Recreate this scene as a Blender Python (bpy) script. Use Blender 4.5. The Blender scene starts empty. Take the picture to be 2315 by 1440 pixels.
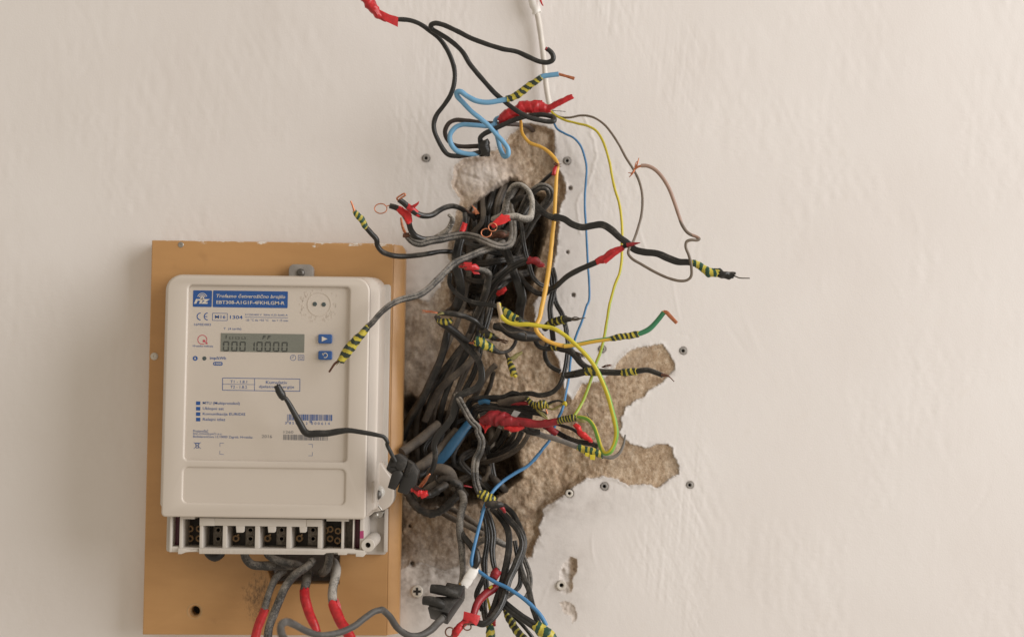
import bpy, bmesh, math, random
import numpy as np
from mathutils import Vector, Matrix

# ------------------------------------------------------------------ camera, light, exposure
scene = bpy.context.scene
PW, PH = 2315.0, 1440.0            # photograph size, used to read off positions
D = 1.20                           # camera to wall, metres
S = 0.00035                        # metres on the wall for one photograph pixel
PITCH = math.radians(3.0)
FPX = D / math.cos(PITCH) / S
CAM = Vector((0.0, -D, 1.5 - D * math.tan(PITCH)))

cd = bpy.data.cameras.new('camera')
cam = bpy.data.objects.new('camera', cd)
scene.collection.objects.link(cam)
cam.location = CAM
cam.rotation_euler = (math.pi / 2 + PITCH, 0, 0)
cd.sensor_width = 36.0
cd.sensor_fit = 'HORIZONTAL'
cd.lens = 36.0 * FPX / PW
cd.clip_start = 0.02
cd.clip_end = 50
cd.dof.use_dof = True
cd.dof.focus_distance = D - 0.085
cd.dof.aperture_fstop = 6.3
scene.camera = cam

world = bpy.data.worlds.new('World')
scene.world = world
world.use_nodes = True
bg = world.node_tree.nodes['Background']
bg.inputs[0].default_value = (1.0, 0.87, 0.70, 1)
bg.inputs[1].default_value = 0.50

def area(name, loc, target, size, sy, power, col):
    l = bpy.data.lights.new(name, 'AREA')
    l.shape = 'RECTANGLE'
    l.size, l.size_y = size, sy
    l.energy = power
    l.color = col
    o = bpy.data.objects.new(name, l)
    scene.collection.objects.link(o)
    o.location = loc
    o.rotation_euler = (Vector(target) - Vector(loc)).to_track_quat('-Z', 'Y').to_euler()
    return o

area('window_light', (2.3, -1.25, 2.2), (-0.05, 0, 1.5), 2.0, 2.2, 75, (1.0, 0.985, 0.985))

scene.view_settings.view_transform = 'Standard'
scene.view_settings.look = 'None'
scene.view_settings.gamma = 1.0
scene.view_settings.use_curve_mapping = False
scene.view_settings.exposure = 0.0

# ------------------------------------------------------------------ helpers
random.seed(7)
rng = np.random.RandomState(11)
col = scene.collection

def at(px, py, d):
    """photograph pixel -> world point on the plane d millimetres in front of the wall"""
    rx = (px - PW / 2) / FPX
    ry = (PH / 2 - py) / FPX
    c, s = math.cos(PITCH), math.sin(PITCH)
    dx, dy, dz = rx, c - ry * s, s + ry * c
    t = (-d / 1000.0 + D) / dy
    return Vector((CAM.x + dx * t, -d / 1000.0, CAM.z + dz * t))

def kpx(d):
    return S * (D - d / 1000.0) / D

ZOOM = {'A': (780, 0, 3.6), 'B': (760, 380, 3.789), 'C': (1160, 220, 3.130), 'D': (880, 660, 4.236),
        'E': (1160, 660, 3.131), 'F': (840, 960, 4.236), 'G': (840, 1140, 4.63), 'J': (320, 1220, 3.858),
        'K': (860, 1000, 10.285), 'M': (930, 1290, 9.6), 'N': (1000, 400, 6.546), 'H': (780, 1040, 6.545),
        'P': (1060, 880, 8.0), 'T': (340, 800, 3.9914), 'U': (340, 1060, 3.9914), 'O': (0, 0, 1.0)}

def Z(key, s):
    """'x,y[,depth] x,y ...' read in one enlarged view -> list of (px, py, depth or None)"""
    ox, oy, k = ZOOM[key]
    out = []
    for w in s.split():
        v = [float(a) for a in w.split(',')]
        out.append((v[0] / k + ox, v[1] / k + oy, v[2] if len(v) > 2 else None))
    return out

def fill_depth(p, default=30.0):
    p = [list(a) for a in p]
    idx = [i for i, a in enumerate(p) if a[2] is not None]
    if not idx:
        for a in p: a[2] = default
        return p
    L = [0.0]
    for a, b in zip(p, p[1:]):
        L.append(L[-1] + math.hypot(b[0] - a[0], b[1] - a[1]))
    known = np.interp(L, [L[i] for i in idx], [p[i][2] for i in idx])
    for a, k in zip(p, known): a[2] = float(k)
    return p

def smooth_path(p, step):
    """centripetal Catmull-Rom through (px,py,d); returns resampled array"""
    P = np.array([(a[0], a[1], a[2]) for a in p], float)
    keep = [0]
    for i in range(1, len(P)):
        if np.linalg.norm(P[i, :2] - P[keep[-1], :2]) + abs(P[i, 2] - P[keep[-1], 2]) > 0.3: keep.append(i)
    P = P[keep]
    if len(P) < 2:
        P = np.vstack([P, P[-1] + [0.5, 0, 0]])
    Q = np.vstack([2 * P[0] - P[1], P, 2 * P[-1] - P[-2]])
    out = []
    tt = []
    for i in range(1, len(Q) - 2):
        p0, p1, p2, p3 = Q[i - 1], Q[i], Q[i + 1], Q[i + 2]
        t0 = 0.0
        t1 = t0 + max(np.linalg.norm(p1 - p0), 1e-3) ** 0.5
        t2 = t1 + max(np.linalg.norm(p2 - p1), 1e-3) ** 0.5
        t3 = t2 + max(np.linalg.norm(p3 - p2), 1e-3) ** 0.5
        n = max(2, int(np.linalg.norm(p2 - p1) / step) + 1)
        for k in range(n):
            t = t1 + (t2 - t1) * k / n
            A1 = (t1 - t) / (t1 - t0) * p0 + (t - t0) / (t1 - t0) * p1
            A2 = (t2 - t) / (t2 - t1) * p1 + (t - t1) / (t2 - t1) * p2
            A3 = (t3 - t) / (t3 - t2) * p2 + (t - t2) / (t3 - t2) * p3
            B1 = (t2 - t) / (t2 - t0) * A1 + (t - t0) / (t2 - t0) * A2
            B2 = (t3 - t) / (t3 - t1) * A2 + (t - t1) / (t3 - t1) * A3
            out.append((t2 - t) / (t2 - t1) * B1 + (t - t1) / (t2 - t1) * B2)
    out.append(P[-1])
    return np.array(out)

# ---- 2-D value noise
_T = rng.rand(256, 256)
def vnoise(x, y):
    xi = np.floor(x).astype(int); yi = np.floor(y).astype(int)
    fx = x - xi; fy = y - yi
    fx = fx * fx * (3 - 2 * fx); fy = fy * fy * (3 - 2 * fy)
    a = _T[xi & 255, yi & 255]; b = _T[(xi + 1) & 255, yi & 255]
    c = _T[xi & 255, (yi + 1) & 255]; d = _T[(xi + 1) & 255, (yi + 1) & 255]
    return (a * (1 - fx) + b * fx) * (1 - fy) + (c * (1 - fx) + d * fx) * fy - 0.5
def fbm(x, y, o=4, g=0.5):
    s = 0; a = 1.0; n = 0
    for i in range(o):
        s = s + a * vnoise(x * 2 ** i + 17.3 * i, y * 2 ** i + 5.1 * i); n += a; a *= g
    return s / n * 2

# ---- meshes
def link(name, me, mat, parent=None):
    o = bpy.data.objects.new(name, me)
    col.objects.link(o)
    if mat is not None:
        me.materials.clear(); me.materials.append(mat)
    if parent is not None: o.parent = parent
    return o

def tag(o, label=None, cat=None, group=None, kind=None):
    if label: o['label'] = label
    if cat: o['category'] = cat
    if group: o['group'] = group
    if kind: o['kind'] = kind
    return o

def mesh_from(name, verts, faces, uvs=None, smooth=True, sharp=None):
    me = bpy.data.meshes.new(name)
    me.from_pydata([tuple(v) for v in verts], [], faces)
    if uvs is not None:
        l = me.uv_layers.new(name='UVMap')
        flat = np.array([c for f in uvs for uv in f for c in uv], 'f')
        l.data.foreach_set('uv', flat)
    if smooth:
        me.polygons.foreach_set('use_smooth', [True] * len(me.polygons))
        if sharp: me.set_sharp_from_angle(angle=math.radians(sharp))
    me.update()
    return me

def tube_geo(path, R, seg=12, prof='round', pitch=16.0, ridge=0.0, lump=0.0, ragged=0.0, base=0, seed=0, flat=0.55):
    """sweep; path = array of (px,py,d), R = radius in photograph pixels per point"""
    W = np.array([at(*p) for p in path])
    n = len(W)
    R = np.asarray(R, float) * np.array([kpx(p[2]) for p in path])
    T = np.gradient(W, axis=0)
    T /= np.maximum(np.linalg.norm(T, axis=1, keepdims=True), 1e-9)
    L = np.concatenate([[0], np.cumsum(np.linalg.norm(np.diff(W, axis=0), axis=1))]) / S
    # frames: broad side towards the room where possible, carried along otherwise
    B = np.zeros_like(W); prev = None
    for i in range(n):
        ref = np.array([0, -1.0, 0])
        N = ref - T[i] * np.dot(ref, T[i])
        if prev is not None:
            Np = prev - T[i] * np.dot(prev, T[i])
            w = min(1.0, np.linalg.norm(N) * 1.5)
            N = N * w * 0.35 + Np * (1.0 if w < 0.95 else 0.65)
        N /= max(np.linalg.norm(N), 1e-9)
        B[i] = N; prev = N
    verts, faces, uvs = [], [], []
    r2 = np.random.RandomState(seed + 5)
    ph = r2.rand() * 50
    th = np.arange(seg) / seg * 2 * math.pi
    for i in range(n):
        N = B[i]; X = np.cross(T[i], N)
        u = np.arange(seg) / seg
        c, s = np.cos(th), np.sin(th)
        if prof == 'round': x, y = c, s
        elif prof == 'twin':
            x, y = c, flat * s * (1 - 0.42 * np.exp(-(c / 0.2) ** 2))
        elif prof == 'triple':
            g = 1 - 0.42 * np.exp(-((c - 0.38) / 0.13) ** 2) - 0.42 * np.exp(-((c + 0.38) / 0.13) ** 2)
            x, y = c, flat * 0.9 * s * g
        else:  # flat ribbon
            x, y = c, 0.4 * s
        k = np.ones(seg)
        if ridge: k = k * (1 + ridge * (np.mod(L[i] / pitch + u, 1.0) - 0.5) * 2)
        if lump:
            k = k * (1 + lump * vnoise(L[i] / pitch * 1.7 + ph + np.cos(th) * 0.9, np.sin(th) * 0.9 + ph) * 2)
        off = np.zeros(3)
        for j in range(seg):
            v = W[i] + (X * x[j] + N * y[j]) * R[i] * k[j]
            if ragged and (i == 0 or i == n - 1):
                v = v + T[i] * (r2.rand() - 0.5) * ragged * R[i] * 2
            verts.append(v)
    for i in range(n - 1):
        for j in range(seg):
            a = base + i * seg + j; b = base + i * seg + (j + 1) % seg
            c2 = base + (i + 1) * seg + (j + 1) % seg; d2 = base + (i + 1) * seg + j
            faces.append((a, b, c2, d2))
            u0, u1 = j / seg, (j + 1) / seg
            v0, v1 = L[i] / pitch, L[i + 1] / pitch
            uvs.append(((u0, v0), (u1, v0), (u1, v1), (u0, v1)))
    for e, i in ((-1, 0), (1, n - 1)):
        idx = len(verts)
        verts.append(W[i] + T[i] * e * R[i] * 0.12)
        for j in range(seg):
            a = base + i * seg + j; b = base + i * seg + (j + 1) % seg
            faces.append((b, a, base + idx) if e < 0 else (a, b, base + idx))
            vv = L[i] / pitch
            uvs.append(((0.5, vv),) * 3)
    return verts, faces, uvs

_seed = [0]
def tube(name, pts, r, mat, parent=None, prof='round', seg=None, pitch=16.0, ridge=0.0, lump=0.0, ragged=0.0, origin=None, step=None, wob=0.0, flat=0.55):
    _seed[0] += 1
    p = fill_depth(pts)
    rs = r if isinstance(r, (tuple, list)) else (r, r)
    rm = max(rs)
    path = smooth_path(p, step or max(1.6, min(4.0, rm * 0.45)))
    n = len(path)
    t = np.linspace(0, 1, n)
    R = np.interp(t, np.linspace(0, 1, len(rs)), rs)
    if wob:
        s = np.arange(n) * (step or 2.0)
        path[:, 0] += wob * fbm(s / 26 + _seed[0] * 3.3, np.zeros(n) + 0.3, 3)
        path[:, 1] += wob * fbm(s / 26 + _seed[0] * 7.7, np.zeros(n) + 9.3, 3)
        R = R * (1 + 0.10 * fbm(s / 16 + _seed[0], np.zeros(n) + 4.3, 2))
    if seg is None: seg = 24 if prof in ('twin', 'triple') else (8 if rm < 2.5 else 14)
    v, f, uv = tube_geo(path, R, seg, prof, pitch, ridge, lump, ragged, seed=_seed[0], flat=flat)
    v = np.array(v)
    if parent is not None and origin is None: origin = parent.get('_o')
    o0 = np.array(origin) if origin is not None else np.array(at(*path[0]))
    me = mesh_from(name, v - o0, f, uv, True, 50)
    o = link(name, me, mat, parent)
    if parent is None:
        o.location = o0
    o['_o'] = tuple(o0)
    return o

def multi_tube(name, list_pts_r, mat, parent, seg=6):
    """several thin strands in one part"""
    o0 = np.array(parent['_o'])
    V, F, U = [], [], []
    for pts, r in list_pts_r:
        p = fill_depth(pts)
        path = smooth_path(p, 2.0)
        rs = r if isinstance(r, (tuple, list)) else (r, r)
        R = np.interp(np.linspace(0, 1, len(path)), np.linspace(0, 1, len(rs)), rs)
        v, f, u = tube_geo(path, R, seg, base=len(V))
        # faces already offset by base
        V += [np.array(a) - o0 for a in v]; F += f; U += u
    return link(name, mesh_from(name, V, F, U), mat, parent)

def patch(name, pts, mat, parent, thick=0.5, bow=0.0):
    """a flap of tape: outline in (px,py,d), given real thickness"""
    p = fill_depth(pts)
    o0 = np.array(parent['_o'])
    W = [np.array(at(*a)) - o0 for a in p]
    cpt = sum(W) / len(W) + np.array([0, -bow / 1000.0, 0])
    n = len(W)
    off = np.array([0, thick / 1000.0, 0])
    V = W + [cpt] + [w + off for w in W] + [cpt + off]
    F = []
    for i in range(n):
        j = (i + 1) % n
        F += [(i, j, n), (n + 1 + j, n + 1 + i, 2 * n + 1), (j, i, n + 1 + i, n + 1 + j)]
    me = mesh_from(name, V, F, None, True, 40)
    bm = bmesh.new(); bm.from_mesh(me); bmesh.ops.recalc_face_normals(bm, faces=bm.faces); bm.to_mesh(me); bm.free()
    return link(name, me, mat, parent)

def prism(name, pts, d, thick, mat, parent, bevel=0.5, scale_back=1.0, shift=(0, 0)):
    """solid with outline pts (px list) on plane d, going back thick mm"""
    o0 = np.array(parent['_o']) if parent is not None and '_o' in parent else np.zeros(3)
    W = [np.array(at(a[0], a[1], a[2] if a[2] is not None else d)) for a in pts]
    c = sum(W) / len(W)
    sh = np.array([shift[0] * S, thick / 1000.0, -shift[1] * S])
    Bk = [(w - c) * scale_back + c + sh for w in W]
    V = [w - o0 for w in W] + [w - o0 for w in Bk]
    n = len(W)
    F = [tuple(range(n)), tuple(range(2 * n - 1, n - 1, -1))]
    for i in range(n):
        j = (i + 1) % n
        F.append((j, i, n + i, n + j))
    me = bpy.data.meshes.new(name); me.from_pydata([tuple(v) for v in V], [], F)
    bm = bmesh.new(); bm.from_mesh(me)
    bmesh.ops.recalc_face_normals(bm, faces=bm.faces)
    if bevel:
        bmesh.ops.bevel(bm, geom=list(bm.edges), offset=bevel / 1000.0, segments=2, profile=0.5, affect='EDGES', clamp_overlap=True)
    bm.to_mesh(me); bm.free()
    me.polygons.foreach_set('use_smooth', [True] * len(me.polygons)); me.set_sharp_from_angle(angle=math.radians(35))
    return link(name, me, mat, parent)

def hexa(name, corners, mat, parent, bevel=0.6):
    """eight (px,py,d) corners: four near, four far"""
    o0 = np.array(parent['_o'])
    V = [np.array(at(*c)) - o0 for c in corners]
    F = [(0, 1, 2, 3), (7, 6, 5, 4), (0, 4, 5, 1), (1, 5, 6, 2), (2, 6, 7, 3), (3, 7, 4, 0)]
    me = bpy.data.meshes.new(name); me.from_pydata([tuple(v) for v in V], [], F)
    bm = bmesh.new(); bm.from_mesh(me)
    bmesh.ops.recalc_face_normals(bm, faces=bm.faces)
    bmesh.ops.bevel(bm, geom=list(bm.edges), offset=bevel / 1000.0, segments=2, profile=0.5, affect='EDGES', clamp_overlap=True)
    bm.to_mesh(me); bm.free()
    me.polygons.foreach_set('use_smooth', [True] * len(me.polygons)); me.set_sharp_from_angle(angle=math.radians(35))
    return link(name, me, mat, parent)

# ------------------------------------------------------------------ materials
def new_mat(name):
    m = bpy.data.materials.new(name); m.use_nodes = True
    nt = m.node_tree
    return m, nt, nt.nodes['Principled BSDF']
def nd(nt, typ, **kw):
    n = nt.nodes.new(typ)
    for k, v in kw.items():
        setattr(n, k, v)
    return n
def noise(nt, scale, detail=4, rough=0.55, coord='Object', stretch=None):
    tc = nd(nt, 'ShaderNodeTexCoord')
    n = nd(nt, 'ShaderNodeTexNoise')
    n.inputs['Scale'].default_value = scale; n.inputs['Detail'].default_value = detail; n.inputs['Roughness'].default_value = rough
    if stretch:
        mp = nd(nt, 'ShaderNodeMapping'); mp.inputs['Scale'].default_value = stretch
        nt.links.new(tc.outputs[coord], mp.inputs[0]); nt.links.new(mp.outputs[0], n.inputs['Vector'])
    else:
        nt.links.new(tc.outputs[coord], n.inputs['Vector'])
    return n.outputs['Fac']
def ramp(nt, fac, stops, interp='LINEAR'):
    r = nd(nt, 'ShaderNodeValToRGB'); r.color_ramp.interpolation = interp
    e = r.color_ramp.elements
    while len(e) < len(stops): e.new(0.5)
    for i, (p, c) in enumerate(stops):
        e[i].position = p
        e[i].color = (c, c, c, 1) if not isinstance(c, (tuple, list)) else (*c, 1)
    nt.links.new(fac, r.inputs[0])
    return r.outputs[0]
def mix(nt, fac, a, b, mode='MIX'):
    m = nd(nt, 'ShaderNodeMix', data_type='RGBA', blend_type=mode)
    for i, v in ((0, fac), (6, a), (7, b)):
        if isinstance(v, (int, float)): m.inputs[i].default_value = v
        elif isinstance(v, tuple): m.inputs[i].default_value = (*v, 1)
        else: nt.links.new(v, m.inputs[i])
    return m.outputs[2]
def mth(nt, op, a, b=None, clamp=False):
    m = nd(nt, 'ShaderNodeMath', operation=op, use_clamp=clamp)
    for i, v in ((0, a), (1, b)):
        if v is None: continue
        if isinstance(v, (int, float)): m.inputs[i].default_value = v
        else: nt.links.new(v, m.inputs[i])
    return m.outputs[0]
def bump(nt, b, h, strength=0.3, dist=0.001):
    n = nd(nt, 'ShaderNodeBump'); n.inputs['Strength'].default_value = strength; n.inputs['Distance'].default_value = dist
    nt.links.new(h, n.inputs['Height']); nt.links.new(n.outputs[0], b.inputs['Normal'])

M = {}
def plain(name, c, rough=0.5, metal=0.0, var=0.0, spec=0.5, nscale=120, bumps=0.0):
    m, nt, b = new_mat(name)
    b.inputs['Base Color'].default_value = (*c, 1); b.inputs['Roughness'].default_value = rough
    b.inputs['Metallic'].default_value = metal; b.inputs['Specular IOR Level'].default_value = spec
    if var:
        f = noise(nt, nscale, 4)
        cc = ramp(nt, f, [(0.3, tuple(x * (1 - var) for x in c)), (0.7, tuple(min(1, x * (1 + var * 0.6)) for x in c))])
        nt.links.new(cc, b.inputs['Base Color'])
    if bumps:
        bump(nt, b, noise(nt, nscale * 4, 3), bumps, 0.0004)
    M[name] = m
    return m

def rubber(name, c, dust_c, lo, hi, rough=0.5, up=0.25, speck=0.34):
    """cable sheath with dust that lies in patches, more on upper sides"""
    m, nt, b = new_mat(name)
    f = noise(nt, 90, 5, 0.65)
    g = nd(nt, 'ShaderNodeNewGeometry')
    sp = nd(nt, 'ShaderNodeSeparateXYZ'); nt.links.new(g.outputs['Normal'], sp.inputs[0])
    u = mth(nt, 'MULTIPLY', sp.outputs[2], up * 0.5)
    f2 = mth(nt, 'ADD', f, u)
    fine = noise(nt, 900, 3, 0.7)
    f3 = mth(nt, 'ADD', f2, mth(nt, 'MULTIPLY', mth(nt, 'SUBTRACT', fine, 0.5), speck))
    k = ramp(nt, f3, [(lo, 0.0), (hi, 1.0)])
    nt.links.new(mix(nt, k, c, dust_c), b.inputs['Base Color'])
    r = mth(nt, 'ADD', mth(nt, 'MULTIPLY', k, 0.4), rough, True)
    nt.links.new(r, b.inputs['Roughness'])
    b.inputs['Specular IOR Level'].default_value = 0.5
    bump(nt, b, fine, 0.10, 0.0003)
    M[name] = m

rubber('black', (0.015, 0.0145, 0.014), (0.15, 0.135, 0.115), 0.53, 0.92, 0.30)
rubber('black_clean', (0.017, 0.017, 0.0165), (0.075, 0.07, 0.065), 0.52, 0.95, 0.36)
rubber('dusty', (0.032, 0.030, 0.028), (0.30, 0.275, 0.245), 0.40, 0.76, 0.55, 0.45, 0.7)
rubber('very_dusty', (0.06, 0.056, 0.052), (0.44, 0.41, 0.37), 0.34, 0.66, 0.7, 0.5, 0.75)
rubber('taupe', (0.055, 0.045, 0.037), (0.20, 0.165, 0.13), 0.40, 0.80, 0.6, 0.4)
rubber('soot', (0.010, 0.0095, 0.009), (0.10, 0.082, 0.066), 0.46, 0.82, 0.42)
rubber('grey', (0.20, 0.19, 0.185), (0.34, 0.32, 0.30), 0.45, 0.8, 0.5)
rubber('brown', (0.045, 0.030, 0.024), (0.11, 0.085, 0.07), 0.50, 0.9, 0.45)
rubber('grey_lead', (0.06, 0.056, 0.053), (0.15, 0.14, 0.13), 0.5, 0.85, 0.5)
rubber('connector', (0.021, 0.020, 0.019), (0.10, 0.09, 0.08), 0.52, 0.85, 0.42)
plain('blue_light', (0.165, 0.385, 0.61), 0.42, var=0.10)
plain('blue', (0.062, 0.215, 0.44), 0.40, var=0.10)
plain('blue_dark', (0.022, 0.11, 0.22), 0.45, var=0.15)
plain('orange_yellow', (0.76, 0.43, 0.07), 0.38, var=0.08)
plain('pinkish', (0.36, 0.24, 0.19), 0.45, var=0.1)
plain('grey_brown', (0.17, 0.135, 0.105), 0.45, var=0.12)
plain('cream_tan', (0.45, 0.34, 0.22), 0.6, var=0.1)
plain('white_cable', (0.66, 0.62, 0.57), 0.5, var=0.08)
plain('white_tape', (0.80, 0.78, 0.75), 0.45, var=0.04)
plain('red', (0.52, 0.022, 0.028), 0.34, var=0.28, nscale=260, bumps=0.25)
plain('red_dark', (0.30, 0.016, 0.024), 0.40, var=0.28, nscale=220, bumps=0.25)
plain('red_bright', (0.68, 0.025, 0.028), 0.36, var=0.2, nscale=260, bumps=0.2)
plain('copper', (0.62, 0.24, 0.13), 0.36, 0.85, var=0.3, nscale=500)
plain('copper_dark', (0.17, 0.085, 0.06), 0.45, 0.7, var=0.4, nscale=500)
plain('strand_grey', (0.13, 0.11, 0.095), 0.5, 0.6, var=0.3, nscale=500)
plain('olive', (0.30, 0.27, 0.10), 0.6, var=0.3)

def striped(name, ya, dk, duty=0.45, wob=0.30):
    m, nt, b = new_mat(name)
    uv = nd(nt, 'ShaderNodeUVMap'); sp = nd(nt, 'ShaderNodeSeparateXYZ'); nt.links.new(uv.outputs[0], sp.inputs[0])
    f = noise(nt, 160, 3)
    t = mth(nt, 'ADD', sp.outputs[1], mth(nt, 'MULTIPLY', mth(nt, 'SUBTRACT', f, 0.5), wob * 2))
    t = mth(nt, 'ADD', t, sp.outputs[0])
    fr = mth(nt, 'FRACT', t)
    k = ramp(nt, fr, [(0.0, 1.0), (duty, 1.0), (duty + 0.05, 0.0), (0.96, 0.0), (1.0, 1.0)])
    n2 = noise(nt, 420, 4)
    d2 = mix(nt, ramp(nt, n2, [(0.4, 0.0), (0.75, 0.7)]), dk, tuple(x * 1.6 + 0.01 for x in dk))
    y2 = mix(nt, ramp(nt, n2, [(0.35, 0.0), (0.8, 0.6)]), ya, tuple(x * 0.55 for x in ya))
    nt.links.new(mix(nt, k, d2, y2), b.inputs['Base Color'])
    b.inputs['Roughness'].default_value = 0.42
    bump(nt, b, n2, 0.12, 0.0003)
    M[name] = m
striped('stripe_black', (0.56, 0.47, 0.06), (0.022, 0.034, 0.024), 0.40, 0.5)
striped('stripe_green', (0.60, 0.51, 0.07), (0.018, 0.070, 0.046), 0.44, 0.5)
striped('stripe_thin', (0.42, 0.38, 0.05), (0.020, 0.022, 0.015), 0.30, 0.45)

def two_colour(name, a, c, split=0.5, ph=0.0):
    m, nt, b = new_mat(name)
    uv = nd(nt, 'ShaderNodeUVMap'); sp = nd(nt, 'ShaderNodeSeparateXYZ'); nt.links.new(uv.outputs[0], sp.inputs[0])
    f = mth(nt, 'FRACT', mth(nt, 'ADD', mth(nt, 'ADD', sp.outputs[0], ph), mth(nt, 'MULTIPLY', sp.outputs[1], 0.012)))
    k = ramp(nt, f, [(0.0, 0.0), (split, 0.0), (split + 0.03, 1.0), (0.97, 1.0), (1.0, 0.0)])
    nt.links.new(mix(nt, k, a, c), b.inputs['Base Color'])
    b.inputs['Roughness'].default_value = 0.38
    M[name] = m
YEL, GRN = (0.60, 0.50, 0.035), (0.06, 0.25, 0.09)
two_colour('yellow_green', YEL, (0.30, 0.42, 0.05), 0.70)
two_colour('yellow_green_arc', YEL, (0.16, 0.36, 0.05), 0.66, 0.1)
two_colour('green_yellow', (0.045, 0.22, 0.11), YEL, 0.66, 0.15)
two_colour('orange_green', (0.70, 0.44, 0.06), (0.08, 0.27, 0.12), 0.62, 0.25)
two_colour('blue_white', (0.75, 0.74, 0.72), (0.07, 0.25, 0.52), 0.5, 0.3)
# ------------------------------------------------------------------ the wall
def xy(l): return [(a[0], a[1]) for a in l]
EXPOSED = (xy(Z('O', '1195,278 1225,283 1252,292 1254,335 1256,370 1268,395 1281,420 1278,445 1264,475 1262,520 1258,570 1236,640 1206,690 1214,740 1250,788 1268,828 1276,880 1290,905 1318,868 1360,862 1386,836'))
    + xy(Z('E', '720,530 750,480 820,410 900,390 1000,375 1060,380 1095,430 1140,500 1140,550 1080,610 1030,660 960,700 930,740 850,780 800,810 780,860 755,890 775,950 745,990 830,1070 930,1110 1010,1080 1090,1080 1125,1110 1140,1170 1175,1220 1170,1290 1120,1310 1070,1350 1030,1385 930,1365 820,1360 740,1320 640,1310 520,1315'))
    + xy(Z('F', '2000,560 1900,620 1830,680 1730,750 1640,810 1630,900 1600,980 1610,1040 1560,1150 1530,1270 1480,1290'))
    + xy(Z('O', '1165,1262 1140,1285 1090,1296 1050,1276 1000,1290 950,1270 890,1290 885,690 930,668 968,684 992,650 1015,605 1010,560 1030,480 1040,450 1020,420 1024,380 1045,358 1090,352 1125,336 1160,300')))
CAVITY = xy(Z('O', '1152,400 1170,404 1200,424 1234,440 1238,520 1216,600 1202,660 1180,700 1140,722 1085,716 1040,700 1014,680 1018,600 1040,520 1062,465 1092,440 1125,416'))
CAVITY2 = xy(Z('O', '930,890 990,930 1050,925 1090,945 1130,960 1170,1000 1182,1080 1130,1120 1080,1135 1000,1152 925,1150 908,1060 905,900'))
BOARD_HOLE = xy(Z('O', '606,1240 612,1322 760,1322 764,1240'))
SLOT = xy(Z('O', '1262,1335 1258,1318 1266,1296 1274,1272 1290,1256 1304,1262 1306,1290 1296,1310 1296,1332 1280,1342'))
LOWER_CHIP = xy(Z('O', '1262,1362 1276,1356 1300,1368 1306,1400 1296,1412 1290,1392 1272,1384'))
HOLES = [(963, 358, 7), (1282, 364, 7), (1283, 570, 3.2), (1296, 667, 4), (1544, 793, 7), (1559, 1096, 7), (1366, 1099, 8),
         (1287, 1115, 8), (1361, 789, 7), (943, 1336, 8.5), (1269, 1322, 6), (932, 1274, 5), (1289, 425, 4), (409, 553, 0), (925, 1190, 3)]

def sdf(poly, X, Y):
    """signed distance, positive inside"""
    P = np.array(poly); Q = np.roll(P, -1, 0)
    dmin = np.full(X.shape, 1e9); ins = np.zeros(X.shape, bool)
    for (x0, y0), (x1, y1) in zip(P, Q):
        ex, ey = x1 - x0, y1 - y0
        t = np.clip(((X - x0) * ex + (Y - y0) * ey) / (ex * ex + ey * ey + 1e-9), 0, 1)
        dmin = np.minimum(dmin, (X - x0 - t * ex) ** 2 + (Y - y0 - t * ey) ** 2)
        if y0 != y1:
            c = ((y0 > Y) != (y1 > Y)) & (X < ex * (Y - y0) / ey + x0)
            ins ^= c
    return np.where(ins, 1, -1) * np.sqrt(dmin)
def sstep(a, b, x):
    t = np.clip((x - a) / (b - a), 0, 1); return t * t * (3 - 2 * t)
def gauss(X, Y, cx, cy, sx, sy):
    return np.exp(-((X - cx) / sx) ** 2 - ((Y - cy) / sy) ** 2)

def lines(lo, a, b, hi, fine, coarse):
    l = list(np.arange(a, b, fine))
    x = a; st = fine
    left = []
    while x > lo:
        st = min(coarse, st * 1.15); x -= st; left.append(x)
    x = l[-1]; st = fine; right = []
    while x < hi:
        st = min(coarse, st * 1.15); x += st; right.append(x)
    return np.array(left[::-1] + l + right)

gx = lines(-420, 880, 1580, 2740, 2.3, 6.5)
gy = lines(-330, 262, 1445, 1800, 2.3, 6.5)
X, Y = np.meshgrid(gx, gy)
wx = X + 5 * fbm(X / 22, Y / 22, 4, 0.65) + 2.0 * fbm(X / 5 + 40, Y / 5, 2)
wy = Y + 5 * fbm(X / 22 + 90, Y / 22 + 30, 4, 0.65) + 2.0 * fbm(X / 5 + 70, Y / 5 + 9, 2)
se = sdf(EXPOSED, wx, wy)
sc_ = np.maximum(sdf(CAVITY, wx, wy), sdf(CAVITY2, wx, wy))
sb = sdf(BOARD_HOLE, X, Y)
ss = sdf(SLOT, wx, wy)
sl = sdf(LOWER_CHIP, wx, wy)
exposed = np.maximum.reduce([sstep(-0.8, 1.2, se), sstep(-1, 1.5, ss) * (0.2 + 0.7 * sstep(1284, 1292, X)), sstep(-1, 1.5, sl) * 0.45])
# relief, millimetres, positive towards the room
def stroke(ang, lx, ly, ox):
    c, s = math.cos(ang), math.sin(ang)
    return fbm((X * c + Y * s) / lx + ox, (-X * s + Y * c) / ly + ox, 3)
wmod = 0.25 + 1.1 * sstep(-0.25, 0.35, fbm(X / 140 + 9, Y / 140 + 4, 2))
wall_r = wmod * (0.13 * stroke(0.08, 9, 90, 3) + 0.10 * stroke(-0.45, 9, 110, 40) + 0.07 * stroke(0.7, 10, 100, 77))
wall_r += 0.7 * fbm(X / 260, Y / 260, 2) + 0.05 * wmod * fbm(X / 5, Y / 5, 2)
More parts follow.
